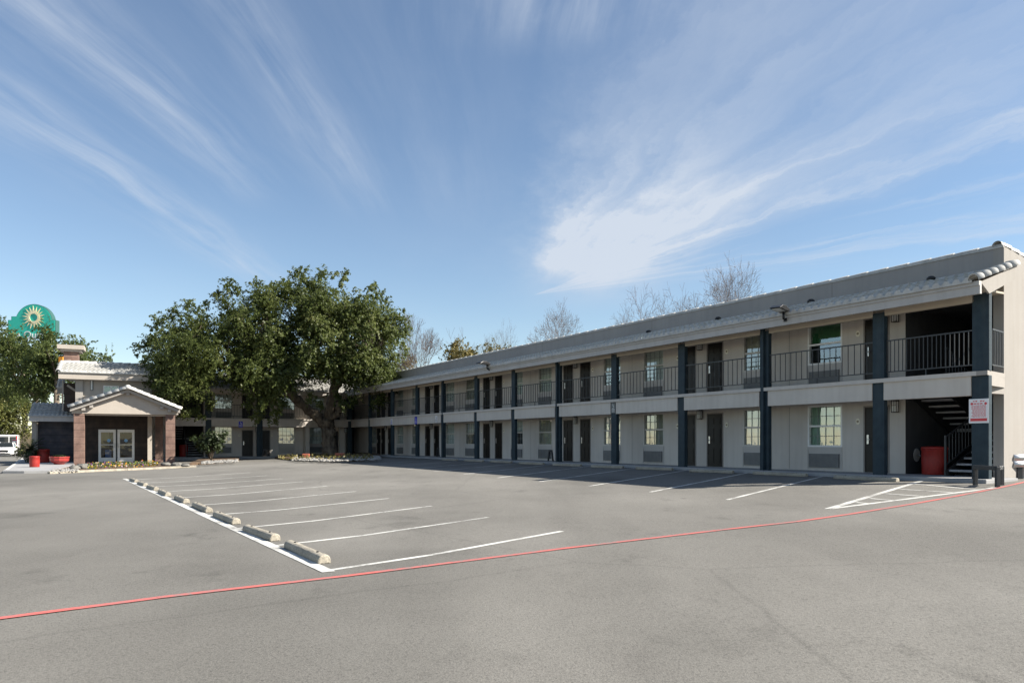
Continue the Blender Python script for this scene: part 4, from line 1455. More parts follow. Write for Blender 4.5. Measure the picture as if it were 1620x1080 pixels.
g0 = gp(1612, 757.0)
t = empty('guardrail', g0, 0, 'galvanised corrugated guardrail section on a short dark post by the end wall', 'guard rail')
b = MB(); b.box(-.07, .07, -.05, .05, -.1, .42); b.obj('post', M['rail'], t)
b = MB()
prof = []
for i in range(25):
    f = i / 24
    prof.append((-.06 - .05 * abs(math.sin(2 * math.pi * f)), .30 + .36 * f))
k = 0
for x in (-.24, -.2, 0, 1.0, 3.0):
    for (y, z) in prof: b.v.append((x, (y if x > -.23 else y * .3 - .02) + x * .25, z))
for i in range(4):
    for j in range(24):
        b.f.append((i * 25 + j, (i + 1) * 25 + j, (i + 1) * 25 + j + 1, i * 25 + j + 1)); b.sm.append(True); b.mi.append(0)
o = b.obj('rail_beam', M['steel'], t)
sm = o.modifiers.new('solid', 'SOLIDIFY'); sm.thickness = .012


def make_aguard():
    b = MB()
    b.bar((-.24, 0, -.05), (-.10, 0, .60), .075); b.bar((.24, 0, -.05), (.10, 0, .60), .075)
    b.bar((-.135, 0, .60), (.135, 0, .60), .08)
    b.bar((.0, -.02, .22), (.30, -.02, .22), .03)
    return b.obj('downspout_guard', M['rail'], None, .01)


ag = make_aguard()
for i, (px, py, rz, s_) in enumerate(((1205, 743.6, RZR, 'between the two nearest wheel stops in the shade'), (871, 731.8, RZR, 'halfway along the long wing'), (693, 724.4, RZR, 'far along the long wing below the white sign'), (419, 724, RZL, 'by the short wing downspout, below the oak branch'))):
    o = ag if i == 0 else copy_tree(ag)
    o.location = gp(px, py); o.rotation_euler = (0, 0, rz)
    if i >= 2: o.scale = (.9, .9, 1.05)
    tag(o, f'black A-shaped steel guard {s_}', 'downspout guard', 'steel guards protecting the downspouts')


def bin_(name, r, h, loc, label, taper=.93, flap=True):
    t = empty(name, loc, R(-60), label, 'trash bin')
    b = MB(); b.lathe([(r * taper, 0), (r * (taper + .03), .03), (r, h * .55), (r * .985, h * .86), (r * 1.02, h * .88), (r * 1.02, h * .9)], 32); b.obj('bin_body', M['red_bin'], t)
    b = MB(); b.lathe([(r * 1.03, h * .9), (r * 1.03, h * .97), (r * .96, h), (r * .5, h * 1.02), (.0, h * 1.02)], 32); b.obj('lid', M['red_bin'], t)
    return t


bl = mwr @ Vector((2.02, -1.55, 0))
bin_('red_bin', .34, .80, bl, 'round red trash bin under the stair of the long wing')
bl = mwl @ Vector((LS1 - .6, -1.8, LFL))
bin_('red_bin', .32, .9, bl, 'dark red bin under the stair of the short wing')
b = MB(); b.lathe([(.0, 0), (.11, .0), (.12, .02), (.07, .03), (.0, .035)], 16)
# standpipe plates on the stairwell wall
t = empty('hose_outlet', mwr @ Vector((ST1 - .004, WY - .55, .55)), RZR, 'round metal plate with a hose tap on the dark stairwell wall', 'tap')
b = MB(); b.prism([(.16 * math.cos(a * math.pi / 10), .2 * math.sin(a * math.pi / 10)) for a in range(20)], 'x', -.012, 0); b.obj('plate', M['panel'], t)
b = MB(); b.tube([(-.012, 0, 0), (-.1, 0, 0), (-.12, 0, -.05)], .022, 8); b.obj('tap', M['steel'], t)

# =================================================================== left forecourt
poly = [gp(4, 748.5), gp(38, 748.5), gp(78, 748.0), gp(118, 737.5), gp(118, 724), gp(34, 726.2)]
b = MB(); n = len(poly)
top = [(p.x, p.y, gz(p.x, p.y) + .11) for p in poly]; bot = [(p.x, p.y, gz(p.x, p.y) - .1) for p in poly]
b.face(top)
for i in range(n):
    j = (i + 1) % n; b.face([bot[i], bot[j], top[j], top[i]])
tag(b.obj('sidewalk', M['concrete'], None, .015), 'raised concrete pavement in front of the lobby side', 'pavement', kind='structure')
b = MB()
pa, pb = gp(6.5, 747.0), gp(34.5, 726.8)
d_ = (pb - pa).normalized(); e_ = Vector((-d_.y, d_.x, 0)) * .07
b.face([(q.x, q.y, gz(q.x, q.y) + .115) for q in (pa - e_ * .2, pb - e_ * .2, pb - e_ * 2.2, pa - e_ * 2.2)])
b.box(0, 0, 0, 0, 0, 0) if False else None
tag(b.obj('pavement_line', M['white_paint']), 'white line painted along the pavement edge', 'road marking', kind='structure')


def up(px, py, h=.11): return gp(px, py, h)


p = up(68, 731); bin_('red_bin', .385, .86, p, 'tall round red bin on the lobby pavement beside the planter')
p = up(54.6, 738.5); bin_('red_bin', .245, .58, p, 'short round red bin on the lobby pavement, in front of the palm')
p = up(94, 734.3)
t = empty('planter_bowl', p, 0, 'wide faded red planter bowl with small plants beside the dark stone wall', 'planter')
b = MB(); b.lathe([(.30, 0), (.36, .06), (.56, .20), (.60, .26), (.605, .42), (.64, .44), (.64, .52), (.57, .52), (.55, .44), (.0, .44)], 12, smooth=False); b.obj('bowl', M['red_pot'], t, .01); t.scale = (.84, .84, .9)


def leaf_mesh(name, pts, size, mat_, parent=None, rnd=None, outward=None, elong=1.7, droop=0.0, loc=None):
    """one mesh of many small folded leaf faces at the points (numpy array)"""
    rnd = rnd or np.random.default_rng(1)
    n = len(pts)
    nrm = rnd.normal(size=(n, 3))
    if outward is not None: nrm = nrm * .75 + outward * 1.0
    nrm[:, 2] += .35
    nrm /= np.linalg.norm(nrm, axis=1)[:, None] + 1e-9
    a = rnd.normal(size=(n, 3)); a[:, 2] -= droop
    a -= nrm * np.sum(a * nrm, axis=1)[:, None]
    a /= np.linalg.norm(a, axis=1)[:, None] + 1e-9
    bb = np.cross(nrm, a)
    s = size * rnd.uniform(.6, 1.35, size=(n, 1))
    P = np.empty((n, 4, 3))
    P[:, 0] = pts - a * s * elong * .5
    P[:, 1] = pts + bb * s * .5 + nrm * s * .12
    P[:, 2] = pts + a * s * elong * .5
    P[:, 3] = pts - bb * s * .5 + nrm * s * .12
    me = bpy.data.meshes.new(name)
    me.vertices.add(n * 4); me.vertices.foreach_set('co', P.reshape(-1))
    me.loops.add(n * 4); me.loops.foreach_set('vertex_index', np.arange(n * 4, dtype=np.int32))
    me.polygons.add(n); me.polygons.foreach_set('loop_start', np.arange(0, n * 4, 4, dtype=np.int32)); me.polygons.foreach_set('loop_total', np.full(n, 4, dtype=np.int32))
    me.materials.append(mat_)
    me.update(calc_edges=True)
    o = bpy.data.objects.new(name, me); COL.objects.link(o)
    if parent is not None: o.parent = parent
    if loc is not None: o.location = loc
    return o


def cluster_points(centres, radii, per, rnd, flat=.8):
    pts, out = [], []
    for c, r, k in zip(centres, radii, per):
        k = int(k)
        d = rnd.normal(size=(k, 3)); d /= np.linalg.norm(d, axis=1)[:, None]
        rad = r * rnd.uniform(.15, 1.0, size=(k, 1)) ** .6
        q = d * rad; q[:, 2] *= flat
        pts.append(np.asarray(c) + q); out.append(d)
    return np.concatenate(pts), np.concatenate(out)


def spray_points(centres, radii, dens, rnd, droop=.35, centre=None, per_twig=15, tw=.7):
    """leafy twigs: short lines of leaves growing outwards and hanging a little"""
    pts, out = [], []
    for c, r in zip(centres, radii):
        c = np.asarray(c, float)
        k = max(3, int(dens * r ** 2))
        o = np.zeros(3) if centre is None else (c - centre) / (np.linalg.norm(c - centre) + 1e-6)
        d = rnd.normal(size=(k, 3)) * .8 + o * .55
        d[:, 2] -= droop
        d /= np.linalg.norm(d, axis=1)[:, None]
        st = c + rnd.normal(size=(k, 3)) * r * .38
        L = r * tw * rnd.uniform(.6, 1.3, size=(k, 1))
        f = np.linspace(0, 1, per_twig)
        for i in range(k):
            line = st[i] + d[i] * L[i] * f[:, None]
            line[:, 2] -= droop * .45 * L[i] * f ** 2
            pts.append(line + rnd.normal(size=(per_twig, 3)) * .045)
            out.append(np.repeat((d[i] * .5 + o * .7)[None], per_twig, 0))
    return np.concatenate(pts), np.concatenate(out)


rg = np.random.default_rng(11)
q, w_ = cluster_points([(x, y, .52) for x, y in ((-.3, 0), (0, .1), (.3, -.05), (.05, -.3), (-.1, .3))], [.16] * 5, [50] * 5, rg, .7)
leaf_mesh('plants', q, .06, M['leaf_dark'], t, rg)
b = MB(); b.lathe([(.5, .43), (.5, .452), (.0, .455)], 12); b.obj('soil', M['soil'], t)
for dx in (-.25, .1, .3):
    pass

# sago palm
p = up(49, 731.5, .1)
t = empty('sago_palm', p, 0, 'dark green sago palm with arching fronds behind the red bins', 'palm')
b = MB(); b.tube([(0, 0, 0), (.02, 0, .4), (0, 0, .85)], [.24, .22, .18], 12); b.obj('trunk', M['bark'], t)
fr = MB()
rr = random.Random(4)
for k in range(46):
    az = k * 2.399; el = R(rr.uniform(-35, 70)); L = rr.uniform(.8, 1.15)
    pts = []
    pos = Vector((0, 0, .85)); dr = Vector((math.cos(az) * math.cos(el), math.sin(az) * math.cos(el), math.sin(el)))
    for i in range(9):
        pts.append(pos.copy()); pos = pos + dr * (L / 8); dr = (dr + Vector((0, 0, -.13))).normalized()
    fr.tube(pts, [.012] * 8 + [.004], 4)
    for i in range(1, 9):
        tdir = (pts[i] - pts[i - 1]).normalized(); sd = tdir.cross(Vector((0, 0, 1))).normalized(); uu = sd.cross(tdir)
        for j in (0, .5):
            o0 = pts[i - 1] + (pts[i] - pts[i - 1]) * j
            for sg in (-1, 1):
                tip = o0 + sd * sg * .17 + tdir * .09 + uu * .05
                wv = tdir * .014
                fr.face([o0 - wv, o0 + wv, tip])
fr.obj('fronds', M['leaf_dark'], t)
# sagging skirt of old fronds
q, w_ = cluster_points([(0, 0, .55), (0, 0, .3)], [.42, .42], [180, 160], rg, .9)
leaf_mesh('old_fronds', q, .07, M['leaf_dark'], t, rg, elong=3, droop=2.0)

# porch flower bed
bed = [gp(77, 748.6), gp(160, 744.6), gp(235, 741.6), gp(288, 739.2), gp(288, 735.5), gp(130, 738.2), gp(104, 741)]
b = MB()
kerb = [gp(77, 749.3), gp(120, 747.3), gp(160, 745.3), gp(200, 743.8), gp(240, 742.0), gp(288, 739.6), gp(310, 738.7)]
for i in range(len(kerb) - 1):
    a_, c_ = kerb[i], kerb[i + 1]
    b.bar((a_.x, a_.y, a_.z + .02), (c_.x, c_.y, c_.z + .02), .17, .16)
tag(b.obj('kerb', M['stop'], None, .02), 'curved pale kerb edging the flower bed in front of the porch', 'kerb', kind='structure')
b = MB()
inner = [gp(80, 747.9), gp(120, 746.2), gp(160, 744.3), gp(200, 742.8), gp(240, 741.0), gp(288, 738.7), gp(300, 735), gp(240, 733.5), gp(130, 735), gp(95, 741)]
b.face([(p.x, p.y, gz(p.x, p.y) + .07) for p in inner])
tag(b.obj('flower_bed_soil', M['soil']), 'brown soil of the porch flower bed', 'soil', kind='structure')
pts = []
for k in range(950):
    f = rg.uniform(); px = 138 + f * 112; py = 741.5 - f * 4.2 - rg.uniform(0, 3.6)
    p = gp(px, py, .08); pts.append((p.x, p.y, p.z + rg.uniform(.0, .26) ** 1.0))
tag(leaf_mesh('bedding_flowers', np.array(pts), .085, M['petal'], None, rg, elong=1.1), 'low bed of yellow, orange and white flowers in front of the porch', 'flowers', kind='stuff')


def pebbles(name, spots, r0, r1, m, label, cat='stones', kind='stuff'):
    b = MB(); rr = random.Random(len(spots))
    for p in spots:
        r = rr.uniform(r0, r1); n = 7; az = rr.uniform(0, 6)
        k = len(b.v)
        rings = [(.55, -.3), (1, .0), (.85, .45), (.45, .7)]
        for (q, z) in rings:
            for j in range(n):
                an = az + 2 * math.pi * j / n
                g = rr.uniform(.82, 1.15)
                b.v.append((p[0] + r * q * g * math.cos(an) * 1.25, p[1] + r * q * g * math.sin(an), p[2] + r * z * g))
        for i in range(3):
            for j in range(n):
                q2 = (j + 1) % n
                b.f.append((k + i * n + j, k + i * n + q2, k + (i + 1) * n + q2, k + (i + 1) * n + j)); b.sm.append(True); b.mi.append(0)
        b.f.append(tuple(k + 3 * n + j for j in range(n))); b.sm.append(True); b.mi.append(0)
    return tag(b.obj(name, m), label, cat, kind=kind)


sp = []
for k in range(170):
    f = rg.uniform(); p = gp(82 + f * 42, 747.0 - f * 1.8 - rg.uniform(0, 5.0), .08); sp.append(p)
pebbles('white_gravel', sp, .03, .065, M['pebble'], 'loose pale stones at the left end of the porch bed', 'gravel')
rocks = [(118, 741.5, .20, 'grey boulder at the foot of the left stone porch column'), (131, 740.2, .26, 'wide grey boulder right of the left stone porch column'), (262, 735.6, .20, 'grey boulder at the foot of the sunlit right porch column'),
         (279, 736.5, .22, 'grey boulder just right of the sunlit porch column'), (293, 737, .17, 'small grey rock at the right end of the porch kerb')]
for i, (px, py, r, s_) in enumerate(rocks):
    b = MB(); rr = random.Random(40 + i)
    prof = []
    k = 0; n = 10
    for z, q in ((-.2, .8), (.15, 1.05), (.55, .95), (.85, .6)):
        for j in range(n):
            g = rr.uniform(.8, 1.15); an = 2 * math.pi * j / n
            b.v.append((r * 1.4 * q * g * math.cos(an), r * q * g * math.sin(an), r * z * rr.uniform(.9, 1.1)))
    for i2 in range(3):
        for j in range(n):
            q2 = (j + 1) % n
            b.f.append((i2 * n + j, i2 * n + q2, (i2 + 1) * n + q2, (i2 + 1) * n + j)); b.sm.append(False); b.mi.append(0)
    b.f.append(tuple(3 * n + j for j in range(n))); b.sm.append(False); b.mi.append(0)
    o = b.obj('boulder', M['rock'], None, .03); o.location = gp(px, py, .1); tag(o, s_, 'boulder')

# bed between porch and short wing, oak planter ------------------------------------------------------
b = MB()
pl = [gp(435, 725.5), gp(470, 729.2), gp(520, 730.6), gp(575, 729.2), gp(602, 724.5), gp(600, 719.5), gp(560, 717.5), gp(470, 718)]
tp = [(p.x, p.y, gz(p.x, p.y) + .14) for p in pl]; bt = [(p.x, p.y, gz(p.x, p.y) - .1) for p in pl]
b.face(tp)
for i in range(len(pl)):
    j = (i + 1) % len(pl); b.face([bt[i], bt[j], tp[j], tp[i]])
tag(b.obj('oak_bed_soil', M['soil'], None, .04), 'raised brown soil bed round the foot of the oak', 'soil', kind='structure')
sp = []
for k in range(900):
    f = rg.uniform(); px = 462 + f * 140; py = 729.6 - 4 * abs(f - .42) - rg.uniform(0, 6.5)
    sp.append(gp(px, py, .15))
pebbles('white_gravel', sp, .04, .09, M['pebble'], 'white stones heaped round the foot of the oak', 'gravel')
pts = []
for k in range(500):
    px = 440 + rg.uniform() * 150; py = 727.5 - rg.uniform(0, 6); p = gp(px, py, .16); pts.append((p.x, p.y, p.z + rg.uniform(.02, .22)))
tag(leaf_mesh('bed_ground_cover', np.array(pts), .10, M['leaf_olive'], None, rg), 'dry brownish ground cover plants round the oak', 'ground cover', kind='stuff')
for px, py, w, s_ in ((538, 724.3, .62, 'terracotta edging block in the oak bed, right of the trunk'), (484, 725.5, .45, 'terracotta edging block in the oak bed, left of the trunk')):
    b = MB(); b.box(-w / 2, w / 2, -.16, .16, 0, .34); o = b.obj('terracotta_trough', M['terracotta'], None, .03); o.location = gp(px, py, .1); o.rotation_euler = (0, 0, .1); tag(o, s_, 'planter')
b = MB()
pl = [gp(300, 736), gp(340, 733.2), gp(378, 729.8), gp(378, 725.5), gp(320, 727)]
tp = [(p.x, p.y, gz(p.x, p.y) + .16) for p in pl]; bt = [(p.x, p.y, gz(p.x, p.y) - .1) for p in pl]
b.face(tp)
for i in range(len(pl)):
    j = (i + 1) % len(pl); b.face([bt[i], bt[j], tp[j], tp[i]])
tag(b.obj('shrub_bed_soil', M['soil'], None, .04), 'raised soil bed with a shrub in front of the short wing', 'soil', kind='structure')
sp = []
for k in range(330):
    f = rg.uniform(); sp.append(gp(318 + f * 58, 733.5 - f * 3 - rg.uniform(0, 4), .16))
pebbles('white_gravel', sp, .035, .07, M['pebble'], 'pale stones in the shrub bed in front of the short wing', 'gravel')
p = gp(334, 728.5, .15)
t = empty('shrub', p, 0, 'dark loose shrub in front of the short wing window left of the oak', 'shrub')
b = MB(); cs = []
rr = random.Random(9)
for k in range(16):
    az = rr.uniform(0, 6.28); L = rr.uniform(.7, 1.5); tip = Vector((math.cos(az) * L * .75, math.sin(az) * L * .5, 1.0 + rr.uniform(-.2, .9)))
    b.tube([(0, 0, 0), tip * .5 + Vector((0, 0, .2)), tip], [.03, .02, .008], 5); cs.append(tuple(tip)); cs.append(tuple(tip * .75))
b.obj('stem', M['bark'], t)
q, w_ = cluster_points(cs, [.36] * len(cs), [42] * len(cs), rg)
leaf_mesh('foliage', q, .12, M['leaf_dark'], t, rg, w_)

# =================================================================== the big oak
base = gp(521, 719.5, .12)


def at(px, py, Y):
    return Vector(((px - CX) / F * Y, Y, (HY - py) / F * Y))


TY = base.y
oak = empty('oak_tree', base, 0, 'large spreading live oak with a dense green crown at the inside corner of the motel', 'tree')
inv = Matrix.Translation(-base)
b = MB()


def T(*a): return at(*a) - base


rr = random.Random(21)


def limb(mb, pts, rads, n=12, wob=.075):
    out, ro = [], []
    for i in range(len(pts) - 1):
        for s_ in range(4):
            f = s_ / 4
            p = pts[i].lerp(pts[i + 1], f) + Vector((rr.uniform(-wob, wob), rr.uniform(-wob, wob), rr.uniform(-wob, wob))) * (1 if (i or s_) else 0)
            out.append(p); ro.append((rads[i] + (rads[i + 1] - rads[i]) * f) * rr.uniform(.87, 1.13))
    out.append(pts[-1]); ro.append(rads[-1])
    mb.tube(out, ro, n)


limb(b, [T(522, 724, TY), T(521.5, 712, TY), T(520, 695, TY), T(519, 678, TY), T(517, 668, TY)], [.72, .56, .50, .52, .56], 16)
limb(b, [T(517, 672, TY), T(505, 662, TY - .1), T(487, 648, TY - .5), T(468, 630, TY - 1.0), T(450, 614, TY - 1.8), T(425, 590, TY - 2.6), T(395, 560, TY - 3.2)], [.42, .40, .36, .34, .28, .2, .08])
limb(b, [T(518, 672, TY), T(522, 652, TY + .1), T(527, 630, TY + .1), T(531, 605, TY - .2), T(537, 575, TY - .8), T(545, 535, TY - 1.4), T(552, 490, TY - 1.8)], [.45, .42, .36, .36, .27, .18, .06])
limb(b, [T(524, 662, TY - .2), T(534, 654, TY - .4), T(537, 646, TY - .5), T(533, 638, TY - .5), T(535, 628, TY - .6)], [.22, .24, .26, .18, .05])
limb(b, [T(531, 612, TY - .2), T(548, 598, TY - 1), T(572, 575, TY - 2), T(600, 550, TY - 2.5)], [.24, .2, .14, .05])
limb(b, [T(468, 630, TY - 1.0), T(452, 602, TY - .5), T(447, 570, TY - .4), T(455, 520, TY - 1)], [.24, .2, .14, .05])
limb(b, [T(440, 604, TY - 2.2), T(405, 592, TY - 3.5), T(360, 583, TY - 4.5), T(310, 570, TY - 5.2), T(262, 560, TY - 5.6)], [.22, .18, .14, .1, .04])
limb(b, [T(405, 592, TY - 3.5), T(370, 560, TY - 4), T(340, 530, TY - 4.4)], [.15, .1, .04])
oak_wood = b
# crown: ellipses in metres
ell = [((545, 540), 95, 88, -1.5, 4.6, 26), ((500, 490), 82, 55, -1.5, 4.0, 15), ((400, 520), 82, 64, -3.0, 4.0, 18), ((298, 560), 70, 66, -5.4, 3.4, 17), ((420, 584), 70, 46, -3.6, 3.4, 12),
       ((300, 602), 56, 38, -5.8, 2.6, 9), ((480, 572), 60, 44, -3.4, 3.4, 8), ((598, 560), 42, 66, -1.5, 3.0, 10), ((566, 584), 50, 30, -3.0, 2.4, 7), ((425, 612), 34, 26, -4.2, 1.4, 3)]
cs, rs, pr = [], [], []
for (c, ra, rb, dy, rd, k) in ell:
    for i in range(int(k * 2.5)):
        while True:
            u = rg.uniform(-1, 1, 3)
            if u @ u <= 1: break
        u = u / (np.linalg.norm(u) + 1e-6) * (np.linalg.norm(u) ** .42)
        Y = TY + dy + u[1] * rd
        p = T(c[0] + u[0] * (ra - 13), c[1] - 5 - u[2] * (rb - 14), Y)
        cs.append(tuple(p)); rs.append(rg.uniform(.55, .95)); pr.append(0)
for (c, ra, rb, dy, rd, k) in ell:
    for i in range(int(k * .8)):
        u = rg.uniform(-.62, .62, 3)
        cs.append(tuple(T(c[0] + u[0] * ra, c[1] - 6 - u[2] * rb, TY + dy + u[1] * rd))); rs.append(rg.uniform(.8, 1.1))
# outline sprigs
for (px, py, dy) in [(468, 433, -1.5), (480, 440, -2), (512, 436, -1.8), (545, 438, -1.5), (583, 455, -1.5), (600, 470, -1.5), (612, 478, -1.5), (633, 500, -1.5), (640, 515, -1.6), (636, 535, -1.6), (622, 585, -1.6), (612, 612, -1.8), (616, 600, -2),
                     (360, 452, -3), (372, 460, -3), (405, 450, -3), (425, 455, -3), (345, 470, -3.4), (300, 486, -5), (280, 492, -5.2), (315, 492, -5), (250, 510, -5.4), (240, 530, -5.4), (225, 545, -5.5), (232, 565, -5.5),
                     (240, 600, -5.6), (250, 625, -5.8), (262, 645, -5.8), (275, 652, -5.8), (300, 648, -5.8), (318, 650, -5.6), (335, 640, -5.6), (395, 640, -4.5), (412, 655, -4.4), (432, 660, -4.4), (440, 648, -4.4), (447, 636, -4.4), (415, 640, -4.4),
                     (490, 628, -3.6), (505, 640, -3.4), (545, 640, -3), (555, 632, -3), (600, 628, -2), (530, 632, -3.2), (604, 640, -2)]:
    for j in range(3):
        p = T(px + rg.normal() * 4, py + rg.normal() * 4, TY + dy + rg.normal() * .5)
        cs.append(tuple(p)); rs.append(rg.uniform(.22, .5)); pr.append(0)
for i in range(170):        # wispy shoots all round the outline
    (c, ra, rb, dy, rd, k) = ell[rg.integers(0, 8)]
    an = rg.uniform(-.3, math.pi + .3)
    f = rg.uniform(.92, 1.14)
    p = T(c[0] + math.cos(an) * ra * f, c[1] - math.sin(an) * rb * f, TY + dy + rg.normal() * rd * .4)
    cs.append(tuple(p)); rs.append(rg.uniform(.15, .42)); pr.append(0)
cen = np.array(T(440, 575, TY - 3))
q, w_ = spray_points(cs, rs, 46, rg, .42, cen, 16, 1.0)
leaf_mesh('crown', q, .092, M['leaf_oak'], oak, rg, w_, elong=1.9, droop=.5)
print('oak leaves', len(q))
nodes_ = [T(545, 555, TY - 1.2), T(452, 590, TY - 1.2), T(360, 583, TY - 4.5), T(400, 562, TY - 3.2), T(590, 560, TY - 2.2), T(500, 560, TY - 1.6), T(290, 568, TY - 5.3), T(535, 590, TY - .6)]
for c, r in zip(cs, rs):
    if r < .6 or rr.random() < .25: continue
    c = Vector(c)
    nb = min(nodes_, key=lambda n: (n - c).length)
    mid = nb.lerp(c, .5) + Vector((rr.uniform(-.3, .3), rr.uniform(-.3, .3), rr.uniform(-.1, .4)))
    oak_wood.tube([nb, mid, c], [.07, .045, .015], 5)
oak_wood.obj('trunk', M['bark'], oak)
b = MB()
for k in range(7):
    p = T(536, 645, TY - .5); tip = T(535 + k * 3.2 - 6, 614 + abs(k - 3) * 2.5, TY - .5 + rr.uniform(-.3, .3))
    b.tube([p, p.lerp(tip, .5) + Vector((.05 * (k - 3), 0, .0)), tip], [.03, .02, .008], 5)
b.obj('young_shoot', M['bark_grey'], oak)

# =================================================================== background trees


def leafy_tree(name, base, crown, R_, n, leaf, lm, label, group=None, seed=1, trunk_r=.3, per=260, flat=.85, bark='bark', rr_=(.9, 1.6)):
    rnd = np.random.default_rng(seed); rr = random.Random(seed)
    t = empty(name, base, 0, label, 'tree', group)
    base = Vector(base); crown = Vector(crown) - base
    cs, rs = [], []
    for i in range(n):
        u = rnd.normal(size=3); u /= np.linalg.norm(u); u *= rnd.uniform(.35, 1.0)
        cs.append(tuple(crown + Vector((u[0] * R_[0], u[1] * R_[1], u[2] * R_[2])))); rs.append(rnd.uniform(*rr_))
    q, w = spray_points(cs, rs, per / 13.0, rnd, .1, np.array(crown), 12, .7)
    leaf_mesh('crown', q, leaf, lm, t, rnd, w)
    b = MB()
    fork = Vector((crown.x * .6, crown.y * .6, max(.3, crown.z - R_[2] * .8)))
    b.tube([(0, 0, -.3), fork * .5 + Vector((.1, 0, 0)), fork], [trunk_r * 1.3, trunk_r, trunk_r * .85], 9)
    for c in cs:
        if rr.random() < .55:
            c = Vector(c); m = fork.lerp(c, .5) + Vector((rr.uniform(-.4, .4), rr.uniform(-.4, .4), rr.uniform(0, .5)))
            b.tube([fork, m, c], [trunk_r * .35, trunk_r * .2, .02], 5)
    b.obj('trunk', M[bark], t)
    return t


# left cluster behind the lobby
def gb(px, Y): return Vector(((px - CX) / F * Y, Y, gz((px - CX) / F * Y, Y)))


leafy_tree('shade_tree', gb(62, 74), at(52, 585, 74), (5.4, 3.5, 3.7), 38, .135, M['leaf_far'], 'broad green tree with visible branches in front of the tall green sign', 'trees behind the lobby', 3, .35, 380, .7)
leafy_tree('shade_tree', gb(84, 72), at(95, 566, 72), (3.4, 2.6, 2.7), 18, .135, M['leaf_far'], 'green tree rising just behind the lobby chimney', 'trees behind the lobby', 4, .28, 380, .7)
leafy_tree('shade_tree', gb(140, 84), at(150, 590, 84), (3.6, 2.5, 3.0), 18, .135, M['leaf_far'], 'darker green tree behind the lobby roof, right of the chimney', 'trees behind the lobby', 5, .28, 380, .7)
leafy_tree('shade_tree', gb(-20, 80), at(-12, 570, 80), (4.5, 3, 5), 26, .135, M['leaf_far'], 'tall green tree cut off by the picture edge', 'trees behind the lobby', 6, .3, 380, .75)
leafy_tree('bushy_tree', gb(2, 97), at(2, 640, 97), (3.8, 2.6, 4.2), 26, .15, M['leaf_yellow'], 'yellow green bushy tree above the parked white car and van', 'bushy trees behind the cars', 7, .2, 260, .8, rr_=(1.1, 1.8))
leafy_tree('bushy_tree', gb(33, 97), at(36, 664, 97), (2.4, 2, 2.8), 14, .13, M['leaf_yellow'], 'pale green bushy tree left of the low tiled roof', 'bushy trees behind the cars', 8, .15, 300, .8)
leafy_tree('low_bush', gb(34, 74), at(34, 712, 74), (.9, .7, .7), 9, .12, M['leaf_yellow'], 'low rounded green bush beside the parked white car', None, 9, .05, 160, .8, rr_=(.4, .6))


def bare_tree(base, H, spread, seed, label, depth=6, lean=0.0, group='bare trees behind the long wing', r0=.2, keep=1.0, first=.38, wide=1.0):
    rr = random.Random(seed)
    t = empty('bare_tree', base, 0, label, 'tree', group)
    tr, tw = MB(), MB()

    def grow(p, d, L, r, lev):
        mb = tr if lev < 3 else tw
        pts = [p]
        dd = d.copy()
        n = 3 if lev < 4 else 2
        for i in range(n):
            dd = (dd + Vector((rr.uniform(-.16, .16), rr.uniform(-.16, .16), rr.uniform(-.06, .09)))).normalized()
            pts.append(pts[-1] + dd * (L / n))
        r1 = max(.011, r * .6)
        mb.tube(pts, [r + (r1 - r) * i / n for i in range(n + 1)], 6 if lev < 3 else 3, cap=False)
        if lev >= depth: return
        kids = 3
        az0 = rr.uniform(0, 6.283)
        for k in range(kids):
            ang = R(rr.uniform(20, 46)) * spread; az = az0 + k * 2.09 + rr.uniform(-.5, .5)
            ax = dd.orthogonal().normalized(); ax.rotate(Matrix.Rotation(az, 3, dd))
            nd = (dd * math.cos(ang) + ax * math.sin(ang)).normalized()
            start = pts[-1] if k == 0 else pts[rr.choice((-1, -1, -2))]
            grow(start, nd, L * rr.uniform(.66, .84), r1 * rr.uniform(.75, 1.), lev + 1)
    grow(Vector((0, 0, -.2)), Vector((lean, 0, 1)).normalized(), H * first, r0, 0)
    zs = sorted(v[2] for v in tw.v)
    k = H / zs[int(len(zs) * .995)]
    for mb in (tr, tw): mb.v = [(v[0] * k * wide, v[1] * k * wide, v[2] * k) for v in mb.v]
    tr.obj('trunk', M['bark_grey'], t); tw.obj('crown', M['bark_grey'], t)
    return t


def bt(px, top, Y, *a, **k):
    base_ = gb(px, Y)
    H = at(px, top, Y).z - base_.z
    k.setdefault('first', .36)
    return bare_tree(base_, H, *a, **k)


bt(668, 499, 80, .62, 3, 'bare reddish tree right of the oak crown', depth=7, r0=.2, first=.26, wide=.62)
bt(645, 566, 84, 1.0, 13, 'low bare thicket tree beside the oak crown', depth=6, r0=.10, first=.25)
bt(884, 480, 84, .95, 5, 'bare round headed tree above the middle of the long wing', depth=7, r0=.24, first=.3, wide=.6)
bt(1042, 461, 78, .95, 6, 'bare tree above the long wing, left of the bare tree group', depth=7, r0=.24, first=.3, wide=.6)
bt(1098, 470, 80, 1.0, 8, 'bare tree in the middle of the bare tree group', depth=7, r0=.2, first=.3, wide=.6)
bt(1136, 432, 76, .9, 9, 'tallest bare tree behind the long wing', depth=7, r0=.25, first=.3, wide=.6)
bt(1178, 441, 82, .8, 10, 'thin bare tree at the end of the bare tree group', depth=6, r0=.15, first=.3, wide=.6)
bt(985, 502, 92, .7, 15, 'small faint bare tree above the long wing', depth=6, r0=.09, first=.28, wide=.6)
bt(746, 525, 96, .6, 16, 'thin bare tree behind the olive coloured tree', depth=5, r0=.08, first=.3)
bt(797, 512, 88, .75, 17, 'bare leaning tree with a leafy patch beside the olive tree', depth=6, r0=.26, lean=-.1, first=.4, wide=.5)
